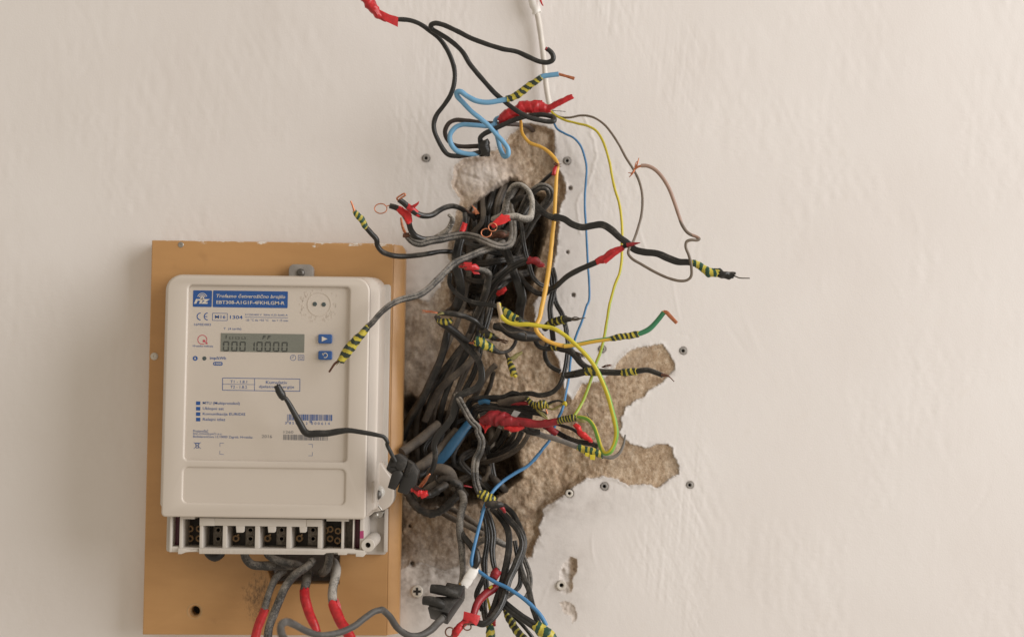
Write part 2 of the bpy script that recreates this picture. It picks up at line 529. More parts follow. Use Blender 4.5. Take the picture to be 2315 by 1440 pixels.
# single trowel scratches and blobs
r3 = np.random.RandomState(5)
for i in range(110):
    cx, cy = r3.uniform(-200, 2500), r3.uniform(-100, 1500)
    a = r3.choice([0.05, 0.15, -0.35, -0.6, 0.5]) + r3.uniform(-.15, .15)
    ln, w = r3.uniform(16, 60), r3.uniform(1.8, 4.0)
    u = (X - cx) * math.sin(a) + (Y - cy) * math.cos(a); v = (X - cx) * math.cos(a) - (Y - cy) * math.sin(a)
    v = v + 0.004 * u * u * r3.uniform(-1, 1)
    wall_r += r3.choice([-1, 1]) * r3.uniform(0.06, 0.22) * np.exp(-(u / ln) ** 2 - (v / w) ** 2)
for i in range(40):
    cx, cy = r3.uniform(-200, 2500), r3.uniform(-100, 1500); w = r3.uniform(2.5, 6)
    wall_r += r3.choice([-0.7, 0.7]) * r3.uniform(0.1, 0.35) * np.exp(-((X - cx) ** 2 + (Y - cy) ** 2) / w ** 2)
RID = Z('C', '500,150 540,230 575,310 590,400 575,500 560,560 510,640 460,720 450,800 465,880 470,960')
rd = np.full(X.shape, 1e9)
for (x0_, y0_, _), (x1_, y1_, _) in zip(RID, RID[1:]):
    ex, ey = x1_ - x0_, y1_ - y0_
    t_ = np.clip(((wx - x0_) * ex + (wy - y0_) * ey) / (ex * ex + ey * ey), 0, 1)
    rd = np.minimum(rd, np.hypot(wx - x0_ - t_ * ex, wy - y0_ - t_ * ey))
wall_r += 0.35 * np.exp(-(rd / 3.0) ** 2)
lip = 0.5 * np.exp(-(se / 5.0) ** 2) * (se < 0)
lobes = sstep(1270, 1400, X)
soft = sstep(1175, 1285, Y + 40 * fbm(X / 50, Y / 50, 3)) * (1 - sstep(1150, 1200, X)) 
soft = np.maximum(soft, 0.75 * (1 - sstep(960, 1010, X)) * (1 - sstep(850, 960, Y)))
pale = gauss(X, Y, 1085, 395, 75, 50)
mas_d = (6.0 - 5.0 * lobes) * sstep(0, 10, se) * (1 - 0.85 * soft)
calm = (1 - 0.9 * lobes) * (1 - 0.85 * soft)
mas_r = 5.5 * calm * fbm(X / 80, Y / 80, 3, 0.36) + (0.25 + 0.75 * calm) * fbm(X / 9, Y / 12, 3, 0.6) + 0.22 * fbm(X / 4, Y / 4, 2)
stones = np.abs(fbm(X / 38 + 5, Y / 38 + 8, 2))
mas_r += 1.2 * calm * sstep(0.0, 0.35, stones) * sstep(5, 30, se)
H = np.where(se > 0, np.minimum(-0.2 + lip * 0, -mas_d + mas_r * sstep(0, 16, se)), wall_r + lip)
H = np.where(se > 0, np.minimum(H, -0.5 - 0 * X), H)
exposed = exposed * (1 - 0.45 * soft) * (1 - 0.6 * pale)
H -= (62 + 8 * fbm(X / 30, Y / 30, 3)) * sstep(-2, 22, sc_)
H -= 55 * sstep(-2, 6, sb)
H -= (2.6 + 2 * fbm(X / 9, Y / 9, 3)) * sstep(-1, 8, ss) + (1.0 + 1.0 * fbm(X / 7, Y / 7, 3)) * sstep(-1, 6, sl)
for hx, hy, hr in HOLES:
    if hr:
        rr = np.hypot(X - hx, Y - hy)
        H -= (14 if hr > 5 else 5) * (1 - sstep(hr - 1.6, hr + 0.8, rr))
# dirt that has rubbed and settled on the wall round the opening
n1 = fbm(X / 60, Y / 60, 5, 0.6); n2 = fbm(X / 14, Y / 14, 4, 0.6)
dirt = 1.7 * gauss(X, Y, 1010, 1150, 165, 85) + 2.0 * gauss(X, Y, 975, 1215, 125, 62) + 0.85 * gauss(X, Y, 965, 1310, 125, 58) + 1.05 * gauss(X, Y, 945, 780, 70, 130) + 0.7 * gauss(X, Y, 960, 980, 90, 120) + 0.22 * gauss(X, Y, 1010, 1400, 150, 60)
dirt += 0.38 * gauss(X, Y, 1230, 560, 70, 230) + 0.25 * gauss(X, Y, 1280, 1310, 60, 90) + 0.28 * gauss(X, Y, 1300, 1140, 120, 40)
dirt += 0.22 * gauss(X, Y, 1300, 380, 60, 60) + 0.22 * gauss(X, Y, 968, 372, 16, 16)
dirt *= 0.8 + 0.8 * n1 + 0.7 * n2
for hx, hy, hr in HOLES:
    if hr: dirt += 0.7 * np.exp(-((np.hypot(X - hx, Y - hy) - hr) / (hr * 0.45)) ** 2)
dirt += 0.45 * sstep(-14, 0, se) * (se < 0.5) * (0.4 + n2 + n1)
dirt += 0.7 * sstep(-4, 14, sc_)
dirt = np.clip(dirt, 0, 1)
ny, nx = X.shape
rx = (X - PW / 2) / FPX; ry = (PH / 2 - Y) / FPX
cP, sP = math.cos(PITCH), math.sin(PITCH)
tt = D / (cP - ry * sP)
VW = np.stack([CAM.x + rx * tt, -H / 1000.0, CAM.z + (sP + ry * cP) * tt], -1).reshape(-1, 3)
ii = (np.arange(ny - 1)[:, None] * nx + np.arange(nx - 1)[None, :]).ravel()
quads = np.stack([ii, ii + nx, ii + nx + 1, ii + 1], -1)
ef = exposed.ravel()
deep = (sc_ > 0).ravel()
is_m = ((se.ravel()[quads].mean(1) > 0) | (ss.ravel()[quads].mean(1) > 0) | (sl.ravel()[quads].mean(1) > 0))

def sheet(name, q, mat, parent=None):
    used = np.unique(q); remap = np.full(len(VW), -1); remap[used] = np.arange(len(used))
    me = bpy.data.meshes.new(name)
    qq = remap[q]
    me.vertices.add(len(used)); me.vertices.foreach_set('co', VW[used].ravel())
    me.loops.add(qq.size); me.loops.foreach_set('vertex_index', qq.ravel().astype('i'))
    me.polygons.add(len(qq)); me.polygons.foreach_set('loop_start', np.arange(0, qq.size, 4).astype('i'))
    me.polygons.foreach_set('use_smooth', [True] * len(qq))
    me.update(calc_edges=True)
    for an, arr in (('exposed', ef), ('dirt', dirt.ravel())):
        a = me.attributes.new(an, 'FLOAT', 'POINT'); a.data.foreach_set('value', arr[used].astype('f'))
    return link(name, me, mat, parent)

m, nt, b = new_mat('wall')
ae = nd(nt, 'ShaderNodeAttribute', attribute_name='exposed').outputs['Fac']
ad = nd(nt, 'ShaderNodeAttribute', attribute_name='dirt').outputs['Fac']
n_a = noise(nt, 6, 5, 0.6); n_b = noise(nt, 55, 6, 0.65); n_c = noise(nt, 240, 5, 0.7); n_d = noise(nt, 700, 3, 0.6); n_e = noise(nt, 28, 4, 0.55)
pl = ramp(nt, n_a, [(0.3, (0.745, 0.705, 0.685)), (0.7, (0.785, 0.755, 0.74))])
pl = mix(nt, ramp(nt, n_b, [(0.60, 0.0), (0.80, 0.16)]), pl, (0.70, 0.62, 0.53))
n_g = noise(nt, 200, 5, 0.72, stretch=(1.15, 1, 0.8))
st = ramp(nt, n_g, [(0.30, (0.20, 0.135, 0.088)), (0.42, (0.40, 0.285, 0.19)), (0.54, (0.53, 0.405, 0.285)), (0.68, (0.70, 0.585, 0.46))])
st = mix(nt, ramp(nt, n_b, [(0.34, 0.55), (0.52, 0.0)]), st, (0.30, 0.205, 0.13))
st = mix(nt, ramp(nt, n_e, [(0.52, 0.0), (0.66, 0.5)]), st, (0.60, 0.51, 0.41))
st = mix(nt, ramp(nt, n_c, [(0.30, 0.40), (0.50, 0.0)]), st, (0.20, 0.14, 0.095))
n_f = noise(nt, 420, 4, 0.75)
st = mix(nt, ramp(nt, n_f, [(0.36, 0.55), (0.48, 0.0)]), st, (0.25, 0.175, 0.12))
st = mix(nt, ramp(nt, n_f, [(0.56, 0.0), (0.70, 0.6)]), st, (0.66, 0.56, 0.45))
base = mix(nt, ae, pl, st)
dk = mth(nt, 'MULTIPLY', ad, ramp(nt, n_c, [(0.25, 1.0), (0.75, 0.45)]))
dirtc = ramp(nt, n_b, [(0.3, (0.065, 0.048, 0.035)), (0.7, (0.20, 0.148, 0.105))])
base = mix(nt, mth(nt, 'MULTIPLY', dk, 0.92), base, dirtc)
nt.links.new(base, b.inputs['Base Color'])
b.inputs['Roughness'].default_value = 0.85
b.inputs['Specular IOR Level'].default_value = 0.25
hh = mth(nt, 'ADD', mth(nt, 'MULTIPLY', n_c, mth(nt, 'ADD', mth(nt, 'MULTIPLY', ae, 1.9), 0.10)), mth(nt, 'MULTIPLY', n_d, 0.18))
bump(nt, b, hh, 0.5, 0.0010)
M['wall'] = m
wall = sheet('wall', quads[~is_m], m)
tag(wall, 'off white hand plastered wall with trowel marks and a broken opening', 'wall', kind='structure')
mason = sheet('masonry', quads[is_m], m, wall)
tag(mason, 'bare brown masonry and dark hollow where the plaster has broken away')

plain('plug_grey', (0.30, 0.28, 0.26), 0.55, var=0.2)
plain('plug_white', (0.62, 0.58, 0.52), 0.5, var=0.1)
plain('dark_hole', (0.02, 0.018, 0.016), 0.8)
plain('steel', (0.42, 0.40, 0.37), 0.35, 0.85, var=0.25, nscale=300)
plain('steel_dark', (0.16, 0.15, 0.14), 0.45, 0.8, var=0.3, nscale=300)

def lathe(name, prof, mat, loc, parent=None, seg=24, lobes=0):
    """profile (radius mm, height mm towards the room), axis along -y"""
    V, F = [], []
    for (r, h) in prof:
        for j in range(seg):
            a = j / seg * 2 * math.pi
            V.append((r / 1000 * math.cos(a), -h / 1000, r / 1000 * math.sin(a)))
    for i in range(len(prof) - 1):
        for j in range(seg):
            a = i * seg + j; b2 = i * seg + (j + 1) % seg
            F.append((a, b2, b2 + seg, a + seg))
    k = len(V); V.append((0, -prof[-1][1] / 1000, 0))
    for j in range(seg): F.append(((len(prof) - 1) * seg + j, (len(prof) - 1) * seg + (j + 1) % seg, k))
    me = mesh_from(name, V, F, None, True, 40)
    bm = bmesh.new(); bm.from_mesh(me); bmesh.ops.recalc_face_normals(bm, faces=bm.faces); bm.to_mesh(me); bm.free()
    o = link(name, me, mat, parent); o.location = loc
    return o

def plug(px, py, rpx, mat, label, cross=False, h=0.6):
    k = S * 1000
    r = rpx * k
    o = lathe('wall_plug', [(r * 0.95, -9), (r * 1.02, h * 0.6), (r * 0.9, h), (r * 0.55, h), (r * 0.42, h - 0.5), (r * 0.38, -8)], M[mat], at(px, py, 0))
    tag(o, label, 'wall plug', 'plugs and screw holes left in the wall')
    core = lathe('socket', [(r * 0.5, -8.5), (r * 0.5, -6.0)], M['dark_hole'], (0, 0, 0), o, 12)
    return o
plug(963, 358, 8, 'plug_grey', 'grey wall plug in the white wall left of the top of the opening')
plug(1282, 364, 8, 'plug_grey', 'grey wall plug right of the yellow wire beside the top of the opening')
plug(1544, 793, 8, 'plug_grey', 'dark wall plug right of the upper bare patch')
plug(1559, 1096, 8, 'plug_grey', 'dark wall plug right of the lower bare patch')
plug(1366, 1099, 8.5, 'plug_grey', 'dark wall plug just below the lower bare patch')
plug(1287, 1115, 8.5, 'plug_white', 'pale wall plug at the edge of the broken plaster below the lower bare patch')
plug(1361, 789, 7.5, 'plug_grey', 'wall plug behind the thin yellow green wire')
plug(1269, 1322, 11, 'plug_white', 'white wall plug at the foot of the gouged slot low on the wall', h=2.0)
# cross headed screw below the opening
sr = lathe('wall_screw', [(4.6, -4), (4.8, 0.2), (4.1, 0.9), (1.7, 1.1), (1.5, 0.9)], M['plug_white'], at(943, 1336, 1.0))
tag(sr, 'pale cross headed screw in the wall beside the yellow board', 'screw')
for a in (0, 1):
    pts = [(-3.0, -0.9), (3.0, -0.9), (3.0, 0.9), (-3.0, 0.9)] if a == 0 else [(-0.9, -3.0), (0.9, -3.0), (0.9, 3.0), (-0.9, 3.0)]
    V = [(x / 1000, -0.00122 - a * 0.00006, z / 1000) for x, z in pts] + [(x / 1000, -0.0007, z / 1000) for x, z in pts]
    F = [(0, 1, 2, 3), (7, 6, 5, 4), (0, 4, 5, 1), (1, 5, 6, 2), (2, 6, 7, 3), (3, 7, 4, 0)]
    link('cross_slot', mesh_from('cross_slot', V, F, None, False), M['dark_hole'], sr)

# ------------------------------------------------------------------ board and meter share one slightly turned frame
ROT = 0.0140
O0 = at(600, 890, 0)
def loc2(px, py, d):
    w = at(px, py, d)
    x, z = w.x - O0.x, w.z - O0.z
    c, s = math.cos(ROT), math.sin(ROT)
    return (x * c - z * s, x * s + z * c)      # right side hangs lower
BF = 22.0                                       # board front, mm from the wall
def frame_empty(name, d):
    e = bpy.data.objects.new(name, None); col.objects.link(e)
    e.empty_display_size = 0.02
    e.location = (O0.x, -d / 1000.0, O0.z); e.rotation_euler = (0, ROT, 0)
    return e

def plate(name, outlines, d0, d1, mat, parent, base_d, bevel=0.0, res=2, sharp=40):
    """flat solid between depths d0 < d1 (mm from wall), local outlines in metres; extra outlines are holes"""
    cu = bpy.data.curves.new(name, 'CURVE'); cu.dimensions = '2D'; cu.fill_mode = 'BOTH'
    b = bevel / 1000.0
    cu.extrude = max((d1 - d0) / 2000.0 - b, 1e-6); cu.bevel_depth = b; cu.bevel_resolution = res; cu.offset = -b
    for ol in outlines:
        sp = cu.splines.new('POLY'); sp.points.add(len(ol) - 1)
        for p, (x, z) in zip(sp.points, ol): p.co = (x, z, 0, 1)
        sp.use_cyclic_u = True
    tmp = bpy.data.objects.new(name, cu); col.objects.link(tmp)
    dg = bpy.context.evaluated_depsgraph_get(); dg.update()
    me = bpy.data.meshes.new_from_object(tmp.evaluated_get(dg))
    bpy.data.objects.remove(tmp); bpy.data.curves.remove(cu)
    mid = (d0 + d1) / 2000.0
    n = len(me.vertices); co = np.empty(n * 3, 'f'); me.vertices.foreach_get('co', co); co = co.reshape(-1, 3)
    out = np.stack([co[:, 0], -(mid + co[:, 2]) + base_d / 1000.0, co[:, 1]], -1)
    me.vertices.foreach_set('co', out.ravel())
    bm = bmesh.new(); bm.from_mesh(me); bmesh.ops.remove_doubles(bm, verts=bm.verts, dist=1e-6); bmesh.ops.recalc_face_normals(bm, faces=bm.faces); bm.to_mesh(me); bm.free()
    me.polygons.foreach_set('use_smooth', [True] * len(me.polygons)); me.set_sharp_from_angle(angle=math.radians(sharp))
    me.name = name
    return link(name, me, mat, parent)

def rrect(x0, z0, x1, z1, r=0.0, n=6):
    """corners in local metres"""
    if r <= 0: return [(x0, z0), (x1, z0), (x1, z1), (x0, z1)]
    o = []
    for cx, cz, a0 in ((x1 - r, z1 - r, 0), (x0 + r, z1 - r, 90), (x0 + r, z0 + r, 180), (x1 - r, z0 + r, 270)):
        for k in range(n + 1):
            a = math.radians(a0 + 90 * k / n); o.append((cx + r * math.cos(a), cz + r * math.sin(a)))
    return o
def rect_px(x0, y0, x1, y1, d, skew=True):
    """pixel box -> local x0,z0,x1,z1 ; the box is read along the turned frame, by its centre"""
    cx, cy = (x0 + x1) / 2, (y0 + y1) / 2
    lx, lz = loc2(cx, cy, d); k = kpx(d)
    w, h = (x1 - x0) * k, (y1 - y0) * k
    return lx - w / 2, lz - h / 2, lx + w / 2, lz + h / 2
def circ(px, py, r, d, n=28):
    lx, lz = loc2(px, py, d); r *= kpx(d)
    return [(lx + r * math.cos(a * 2 * math.pi / n), lz + r * math.sin(a * 2 * math.pi / n)) for a in range(n)]
def poly_px(s, d, key='O'): return [loc2(a[0], a[1], d) for a in Z(key, s)]

# board -------------------------------------------------
m, nt, b = new_mat('board')
f1 = noise(nt, 9, 4, 0.6); f2 = noise(nt, 60, 5, 0.6, stretch=(0.35, 1, 1.6)); f3 = noise(nt, 500, 3)
c0 = ramp(nt, f1, [(0.3, (0.50, 0.272, 0.108)), (0.7, (0.565, 0.318, 0.132))])
c0 = mix(nt, ramp(nt, f2, [(0.35, 0.22), (0.6, 0.0)]), c0, (0.40, 0.21, 0.078))
tc = nd(nt, 'ShaderNodeTexCoord'); sp = nd(nt, 'ShaderNodeSeparateXYZ'); nt.links.new(tc.outputs['Object'], sp.inputs[0])
ztop = loc2(620, 547, BF)[1]
edge = mth(nt, 'SUBTRACT', sp.outputs[2], ztop - 0.0010)         # wall paint slapped over the top edge
fz = noise(nt, 160, 4, 0.7, stretch=(0.6, 1, 1.6))
pk = ramp(nt, mth(nt, 'ADD', mth(nt, 'MULTIPLY', edge, 90.0), mth(nt, 'MULTIPLY', mth(nt, 'SUBTRACT', fz, 0.5), 2.2)), [(0.10, 0.0), (0.22, 1.0)])
c1 = mix(nt, pk, c0, (0.76, 0.71, 0.65))
sx, sz = loc2(588, 1352, BF)                                      # burnt, scratched patch beside the cables
dx = mth(nt, 'MULTIPLY', mth(nt, 'SUBTRACT', sp.outputs[0], sx), 1 / 0.013); dz = mth(nt, 'MULTIPLY', mth(nt, 'SUBTRACT', sp.outputs[2], sz), 1 / 0.018)
rr = mth(nt, 'ADD', mth(nt, 'MULTIPLY', dx, dx), mth(nt, 'MULTIPLY', dz, dz))
fs = noise(nt, 330, 5, 0.8, stretch=(1.3, 1, 0.6))
sk = ramp(nt, mth(nt, 'ADD', mth(nt, 'MULTIPLY', rr, -0.14), fs), [(0.36, 0.0), (0.60, 0.8)])
c2 = mix(nt, sk, c1, (0.075, 0.045, 0.025))
fm = noise(nt, 30, 3, 0.5)
c2 = mix(nt, ramp(nt, fm, [(0.68, 0.0), (0.78, 0.35)]), c2, (0.24, 0.12, 0.045))
nt.links.new(c2, b.inputs['Base Color'])
nt.links.new(ramp(nt, f1, [(0.3, 0.28), (0.7, 0.40)]), b.inputs['Roughness'])
bump(nt, b, mth(nt, 'ADD', mth(nt, 'MULTIPLY', f3, 0.4), mth(nt, 'MULTIPLY', pk, 1.0)), 0.2, 0.0005)
M['board'] = m

board = frame_empty('mounting_board', 0)
tag(board, 'ochre yellow wooden board behind the meter with white paint on its top edge', 'board')
TL, TR, BR, BL = loc2(343, 543, BF), loc2(912, 551, BF), loc2(903, 1437, BF), loc2(322, 1434, BF)
r_ = 0.006
MW = 0.0085
XR = (TR[0] + BR[0]) / 2
outl = [BL, (XR - MW, BR[1]), (XR - MW, TR[1]), TL]
hole = poly_px('613,1255 604,1282 616,1319 766,1319 768,1240 620,1240', BF)
pb = plate('panel', [outl, hole, circ(441, 1381, 12.5, BF)], 0.4, BF, M['board'], board, 0, 1.2, 3)
sect = [(XR - MW, 0.0006), (XR - MW, BF / 1000 - 0.0002), (XR - MW + 0.001, BF / 1000 - 0.0005), (XR - 0.0014, BF / 1000 - 0.0072), (XR - 0.0005, BF / 1000 - 0.0084), (XR, BF / 1000 - 0.0100), (XR, 0.0006)]
V, F = [], []
Zs = [BR[1] + 0.0006, BR[1] + 0.003, TR[1] - 0.006, TR[1] - 0.003, TR[1] - 0.0008]
for zi, zz in enumerate(Zs):
    pinch = (0.4, 0, 0, 0.8, 2.6)[zi] / 1000
    V += [(min(x, XR - pinch), -max(y - pinch * 0.4, 0.0006), zz) for x, y in sect]
ns = len(sect)
for i in range(len(Zs) - 1):
    for j in range(ns):
        a = i * ns + j; b2 = i * ns + (j + 1) % ns
        F.append((a, b2, b2 + ns, a + ns))
F += [tuple(range(ns)), tuple(range((len(Zs) - 1) * ns, len(Zs) * ns))]
me = mesh_from('edge_moulding', V, F, None, True, 45)
bm = bmesh.new(); bm.from_mesh(me); bmesh.ops.recalc_face_normals(bm, faces=bm.faces); bm.to_mesh(me); bm.free()
link('edge_moulding', me, M['board'], board)
# countersunk hole, screws, hanging tab
def ring_part(name, px, py, d, prof, mat, parent, base_d, seg=24):
    lx, lz = loc2(px, py, d)
    return lathe(name, prof, mat, (lx, -(d - base_d) / 1000, lz), parent, seg)
plain('raw_wood', (0.52, 0.34, 0.17), 0.7, var=0.15)
ring_part('bolt_hole', 440, 1381, BF, [(6.0, 0.10), (5.6, 0.22), (4.6, -0.6), (3.7, -2.2), (3.5, -14)], M['raw_wood'], board, 0)
ring_part('hole_bottom', 440, 1381, BF, [(3.5, -14.2), (3.5, -13.5)], M['dark_hole'], board, 0)
s1 = ring_part('screw', 409, 553.5, BF, [(2.2, -2), (2.2, 0.3), (1.7, 0.6), (0.8, 0.6), (0.6, 0.1)], M['steel'], board, 0)
s2 = ring_part('screw', 349, 805.5, BF, [(2.9, -2), (2.9, 0.5), (2.2, 1.1), (0.9, 1.2), (0.5, 0.8)], M['plug_white'], board, 0)
# ------------------------------------------------------------------ electricity meter
m, nt, b = new_mat('meter_plastic')
f1 = noise(nt, 12, 3); f2 = noise(nt, 1400, 2)
nt.links.new(ramp(nt, f1, [(0.3, (0.585, 0.525, 0.465)), (0.7, (0.62, 0.56, 0.50))]), b.inputs['Base Color'])
b.inputs['Roughness'].default_value = 0.36
bump(nt, b, f2, 0.06, 0.0003)
M['meter_plastic'] = m
plain('base_plastic', (0.60, 0.555, 0.505), 0.45, var=0.05, nscale=20)
plain('label_grey', (0.675, 0.61, 0.545), 0.42, var=0.03, nscale=15)
plain('print_blue', (0.018, 0.095, 0.34), 0.42)
plain('print_cream', (0.70, 0.65, 0.58), 0.45)
plain('print_grey', (0.20, 0.20, 0.22), 0.5)
plain('print_pink', (0.58, 0.09, 0.13), 0.45)
plain('lcd', (0.225, 0.235, 0.205), 0.25, var=0.05, nscale=60)
plain('lcd_digit', (0.055, 0.062, 0.058), 0.35)
plain('button_blue', (0.035, 0.11, 0.33), 0.35)
plain('led_dark', (0.07, 0.095, 0.10), 0.25)
plain('maroon', (0.13, 0.026, 0.052), 0.35)
plain('magenta', (0.40, 0.05, 0.16), 0.4)
plain('brass', (0.62, 0.42, 0.24), 0.4, 0.35, var=0.3, nscale=600)
plain('terminal_metal', (0.36, 0.32, 0.27), 0.5, 0.3, var=0.4, nscale=500)
plain('cell_dark', (0.055, 0.047, 0.042), 0.6)
plain('clear_boss', (0.62, 0.60, 0.56), 0.18)
m, nt, b = new_mat('clear_pane')
nt.nodes.remove(b)
tr = nd(nt, 'ShaderNodeBsdfTransparent'); gl = nd(nt, 'ShaderNodeBsdfGlossy'); gl.inputs['Roughness'].default_value = 0.25
fr = nd(nt, 'ShaderNodeFresnel'); fr.inputs[0].default_value = 1.35
mx = nd(nt, 'ShaderNodeMixShader'); nt.links.new(mth(nt, 'MULTIPLY', fr.outputs[0], 0.22), mx.inputs[0]); nt.links.new(tr.outputs[0], mx.inputs[1]); nt.links.new(gl.outputs[0], mx.inputs[2])
nt.links.new(mx.outputs[0], nt.nodes['Material Output'].inputs[0])
M['clear_pane'] = m

for nm, c_ in (('brass', (0.62, 0.42, 0.24)), ('terminal_metal', (0.40, 0.36, 0.31))):
    m, nt, b = new_mat(nm + '_screw')
    tc = nd(nt, 'ShaderNodeTexCoord'); sp = nd(nt, 'ShaderNodeSeparateXYZ'); nt.links.new(tc.outputs['Object'], sp.inputs[0])
    q2 = mth(nt, 'ADD', mth(nt, 'MULTIPLY', sp.outputs[0], sp.outputs[0]), mth(nt, 'MULTIPLY', sp.outputs[2], sp.outputs[2]))
    k_ = ramp(nt, mth(nt, 'MULTIPLY', q2, 1.0e5), [(0.16, 0.0), (0.20, 1.0)])     # shade inside the socket painted in as near black
    nt.links.new(mix(nt, k_, (0.03, 0.024, 0.02), c_), b.inputs['Base Color'])
    b.inputs['Roughness'].default_value = 0.4; b.inputs['Metallic'].default_value = 0.25
    M[nm + '_screw'] = m
meter = frame_empty('electricity_meter', BF)
tag(meter, 'beige three phase electricity meter with digital display on the ochre board', 'electricity meter')
MB_ = BF
FD = 88.0                                       # front of the cover
def mp(name, outlines, d0, d1, mat, parent=meter, bevel=0.0, res=2): return plate(name, outlines, d0, d1, M[mat], parent, MB_, bevel, res)

def corners(l_top, l_bot, r_top, r_bot, t, bt, d, r, n=7, rbot=None):
    """rounded outline from pixel extents read at depth d"""
    a, b2, c, e = loc2(l_bot, bt, d), loc2(r_bot, bt, d), loc2(r_top, t, d), loc2(l_top, t, d)
    x0 = (a[0] + e[0]) / 2; x1 = (b2[0] + c[0]) / 2
    z0, z1 = (a[1] + b2[1]) / 2, (c[1] + e[1]) / 2
    rb_ = r if rbot is None else rbot
    o = []
    for cx, cz, a0, q_ in ((x1 - r, z1 - r, 0, r), (x0 + r, z1 - r, 90, r), (x0 + rb_, z0 + rb_, 180, rb_), (x1 - rb_, z0 + rb_, 270, rb_)):
        for k in range(n + 1):
            an = math.radians(a0 + 90 * k / n); o.append((cx + q_ * math.cos(an), cz + q_ * math.sin(an)))
    return o

# base plate on the board, with raised rim
bx0, bz0, bx1, bz1 = rect_px(384, 640, 877, 1247, 27)
mp('base_plate', [rrect(bx0, bz0, bx1, bz1, 0.002)], BF + 0.1, 27, 'base_plastic', bevel=0.6)
x0, z0, x1, z1 = rect_px(868, 1150, 876, 1247, 33)
mp('base_rim', [rrect(x0, z0, x1, z1)], 26.5, 33, 'base_plastic', bevel=0.5)
x0, z0, x1, z1 = rect_px(383.5, 1160, 389, 1247, 80)
# cover sides: lofted rings
rings = [(26.9, 374, 374, 869, 869, 624, 1150, 0.011), (60, 373, 368, 862, 857, 623.5, 1148, 0.012), (66, 372, 366, 857, 852, 624, 1150, 0.012), (67, 374, 368, 853, 848, 625, 1151, 0.011),
         (82.8, 377, 370.5, 836, 830.5, 626.5, 1169.5, 0.010), (83.6, 377, 370.5, 836, 830.5, 626.5, 1169.5, 0.010)]
V, F = [], []
nr = None
for (d, lt, lb, rt, rb, t, bt, r) in rings:
    ol = corners(lt, lb, rt, rb, t, bt, d, r, rbot=0.003)
    nr = len(ol)
    V += [(x, -(d - MB_) / 1000, z) for x, z in ol]
for i in range(len(rings) - 1):
    for j in range(nr):
        a = i * nr + j; b2 = i * nr + (j + 1) % nr
        F.append((a, b2, b2 + nr, a + nr))
me = mesh_from('housing', V, F, None, True, 35)
bm = bmesh.new(); bm.from_mesh(me); bmesh.ops.recalc_face_normals(bm, faces=bm.faces); bm.to_mesh(me); bm.free()
housing = link('housing', me, M['meter_plastic'], meter)
# front cover with the window opening and the blank recess
ol = corners(377, 370, 836, 830, 626.5, 1170, 84, 0.010, rbot=0.003)
win = corners(426, 416, 790, 783, 647, 1042, FD, 0.0028)
blank = corners(415.5, 412, 781, 777.5, 1059, 1138, FD, 0.0035)
cover = mp('front_cover', [ol, win, blank], 83.2, FD, 'meter_plastic', bevel=1.6, res=3)
x0, z0, x1, z1 = rect_px(405, 1052, 788, 1145, 84)
mp('blank_panel', [rrect(x0, z0, x1, z1)], 84, 86.6, 'meter_plastic', parent=cover)
x0, z0, x1, z1 = rect_px(414, 641, 797, 1048, 84)
FP = 85.0
face = mp('faceplate', [rrect(x0, z0, x1, z1)], 83.4, FP, 'label_grey')
x0, z0, x1, z1 = rect_px(427, 651, 784, 1036, 86.2)

# --- printing on the faceplate
PRD = FP + 0.12
def pbox(name, x0, y0, x1, y1, mat, parent=None, d=PRD, r=0.0):
    a = rect_px(x0, y0, x1, y1, d)
    ol = rrect(*a, r * kpx(d)) if r else rrect(*a)
    V = [(x, -(d - MB_) / 1000, z) for x, z in ol]
    return link(name, mesh_from(name, V, [tuple(range(len(V)))], None, False), M[mat], parent or face)
def pmesh(name, polys, mat, d=PRD, parent=None):
    """several flat polygons given in pixels, one print mark"""
    V, F = [], []
    for p in polys:
        k = len(V)
        for x, y in p:
            lx, lz = loc2(x, y, d); V.append((lx, -(d - MB_) / 1000, lz))
        F.append(tuple(range(k, k + len(p))))
    me = mesh_from(name, V, F, None, False)
    bm = bmesh.new(); bm.from_mesh(me)
    for f in bm.faces:
        f.normal_update()
        if f.normal.y > 0: f.normal_flip()
    bm.to_mesh(me); bm.free()
    return link(name, me, M[mat], parent or face)
SK = 0.0140
def seg_(x0, y0, x1, y1, w):
    dx, dy = x1 - x0, y1 - y0; L = math.hypot(dx, dy); nx_, ny_ = -dy / L * w / 2, dx / L * w / 2
    return [(x0 + nx_, y0 + ny_), (x1 + nx_, y1 + ny_), (x1 - nx_, y1 - ny_), (x0 - nx_, y0 - ny_)]
def arc_(cx, cy, r, a0, a1, w, n=14, sy=1.0):
    out = []
    for k in range(n):
        b0, b1 = [math.radians(a0 + (a1 - a0) * (k + e) / n) for e in (0, 1)]
        out.append([(cx + (r + w / 2) * math.cos(b0), cy - (r + w / 2) * math.sin(b0) * sy), (cx + (r + w / 2) * math.cos(b1), cy - (r + w / 2) * math.sin(b1) * sy),
                    (cx + (r - w / 2) * math.cos(b1), cy - (r - w / 2) * math.sin(b1) * sy), (cx + (r - w / 2) * math.cos(b0), cy - (r - w / 2) * math.sin(b0) * sy)])
    return out
def frame_(x0, y0, x1, y1, w):
    s = (x1 - x0) * SK
    return [seg_(x0, y0, x1, y0 + s, w), seg_(x0, y1, x1, y1 + s, w), seg_(x0, y0, x0 - (y1 - y0) * SK, y1, w), seg_(x1, y0 + s, x1 - (y1 - y0) * SK, y1 + s, w)]
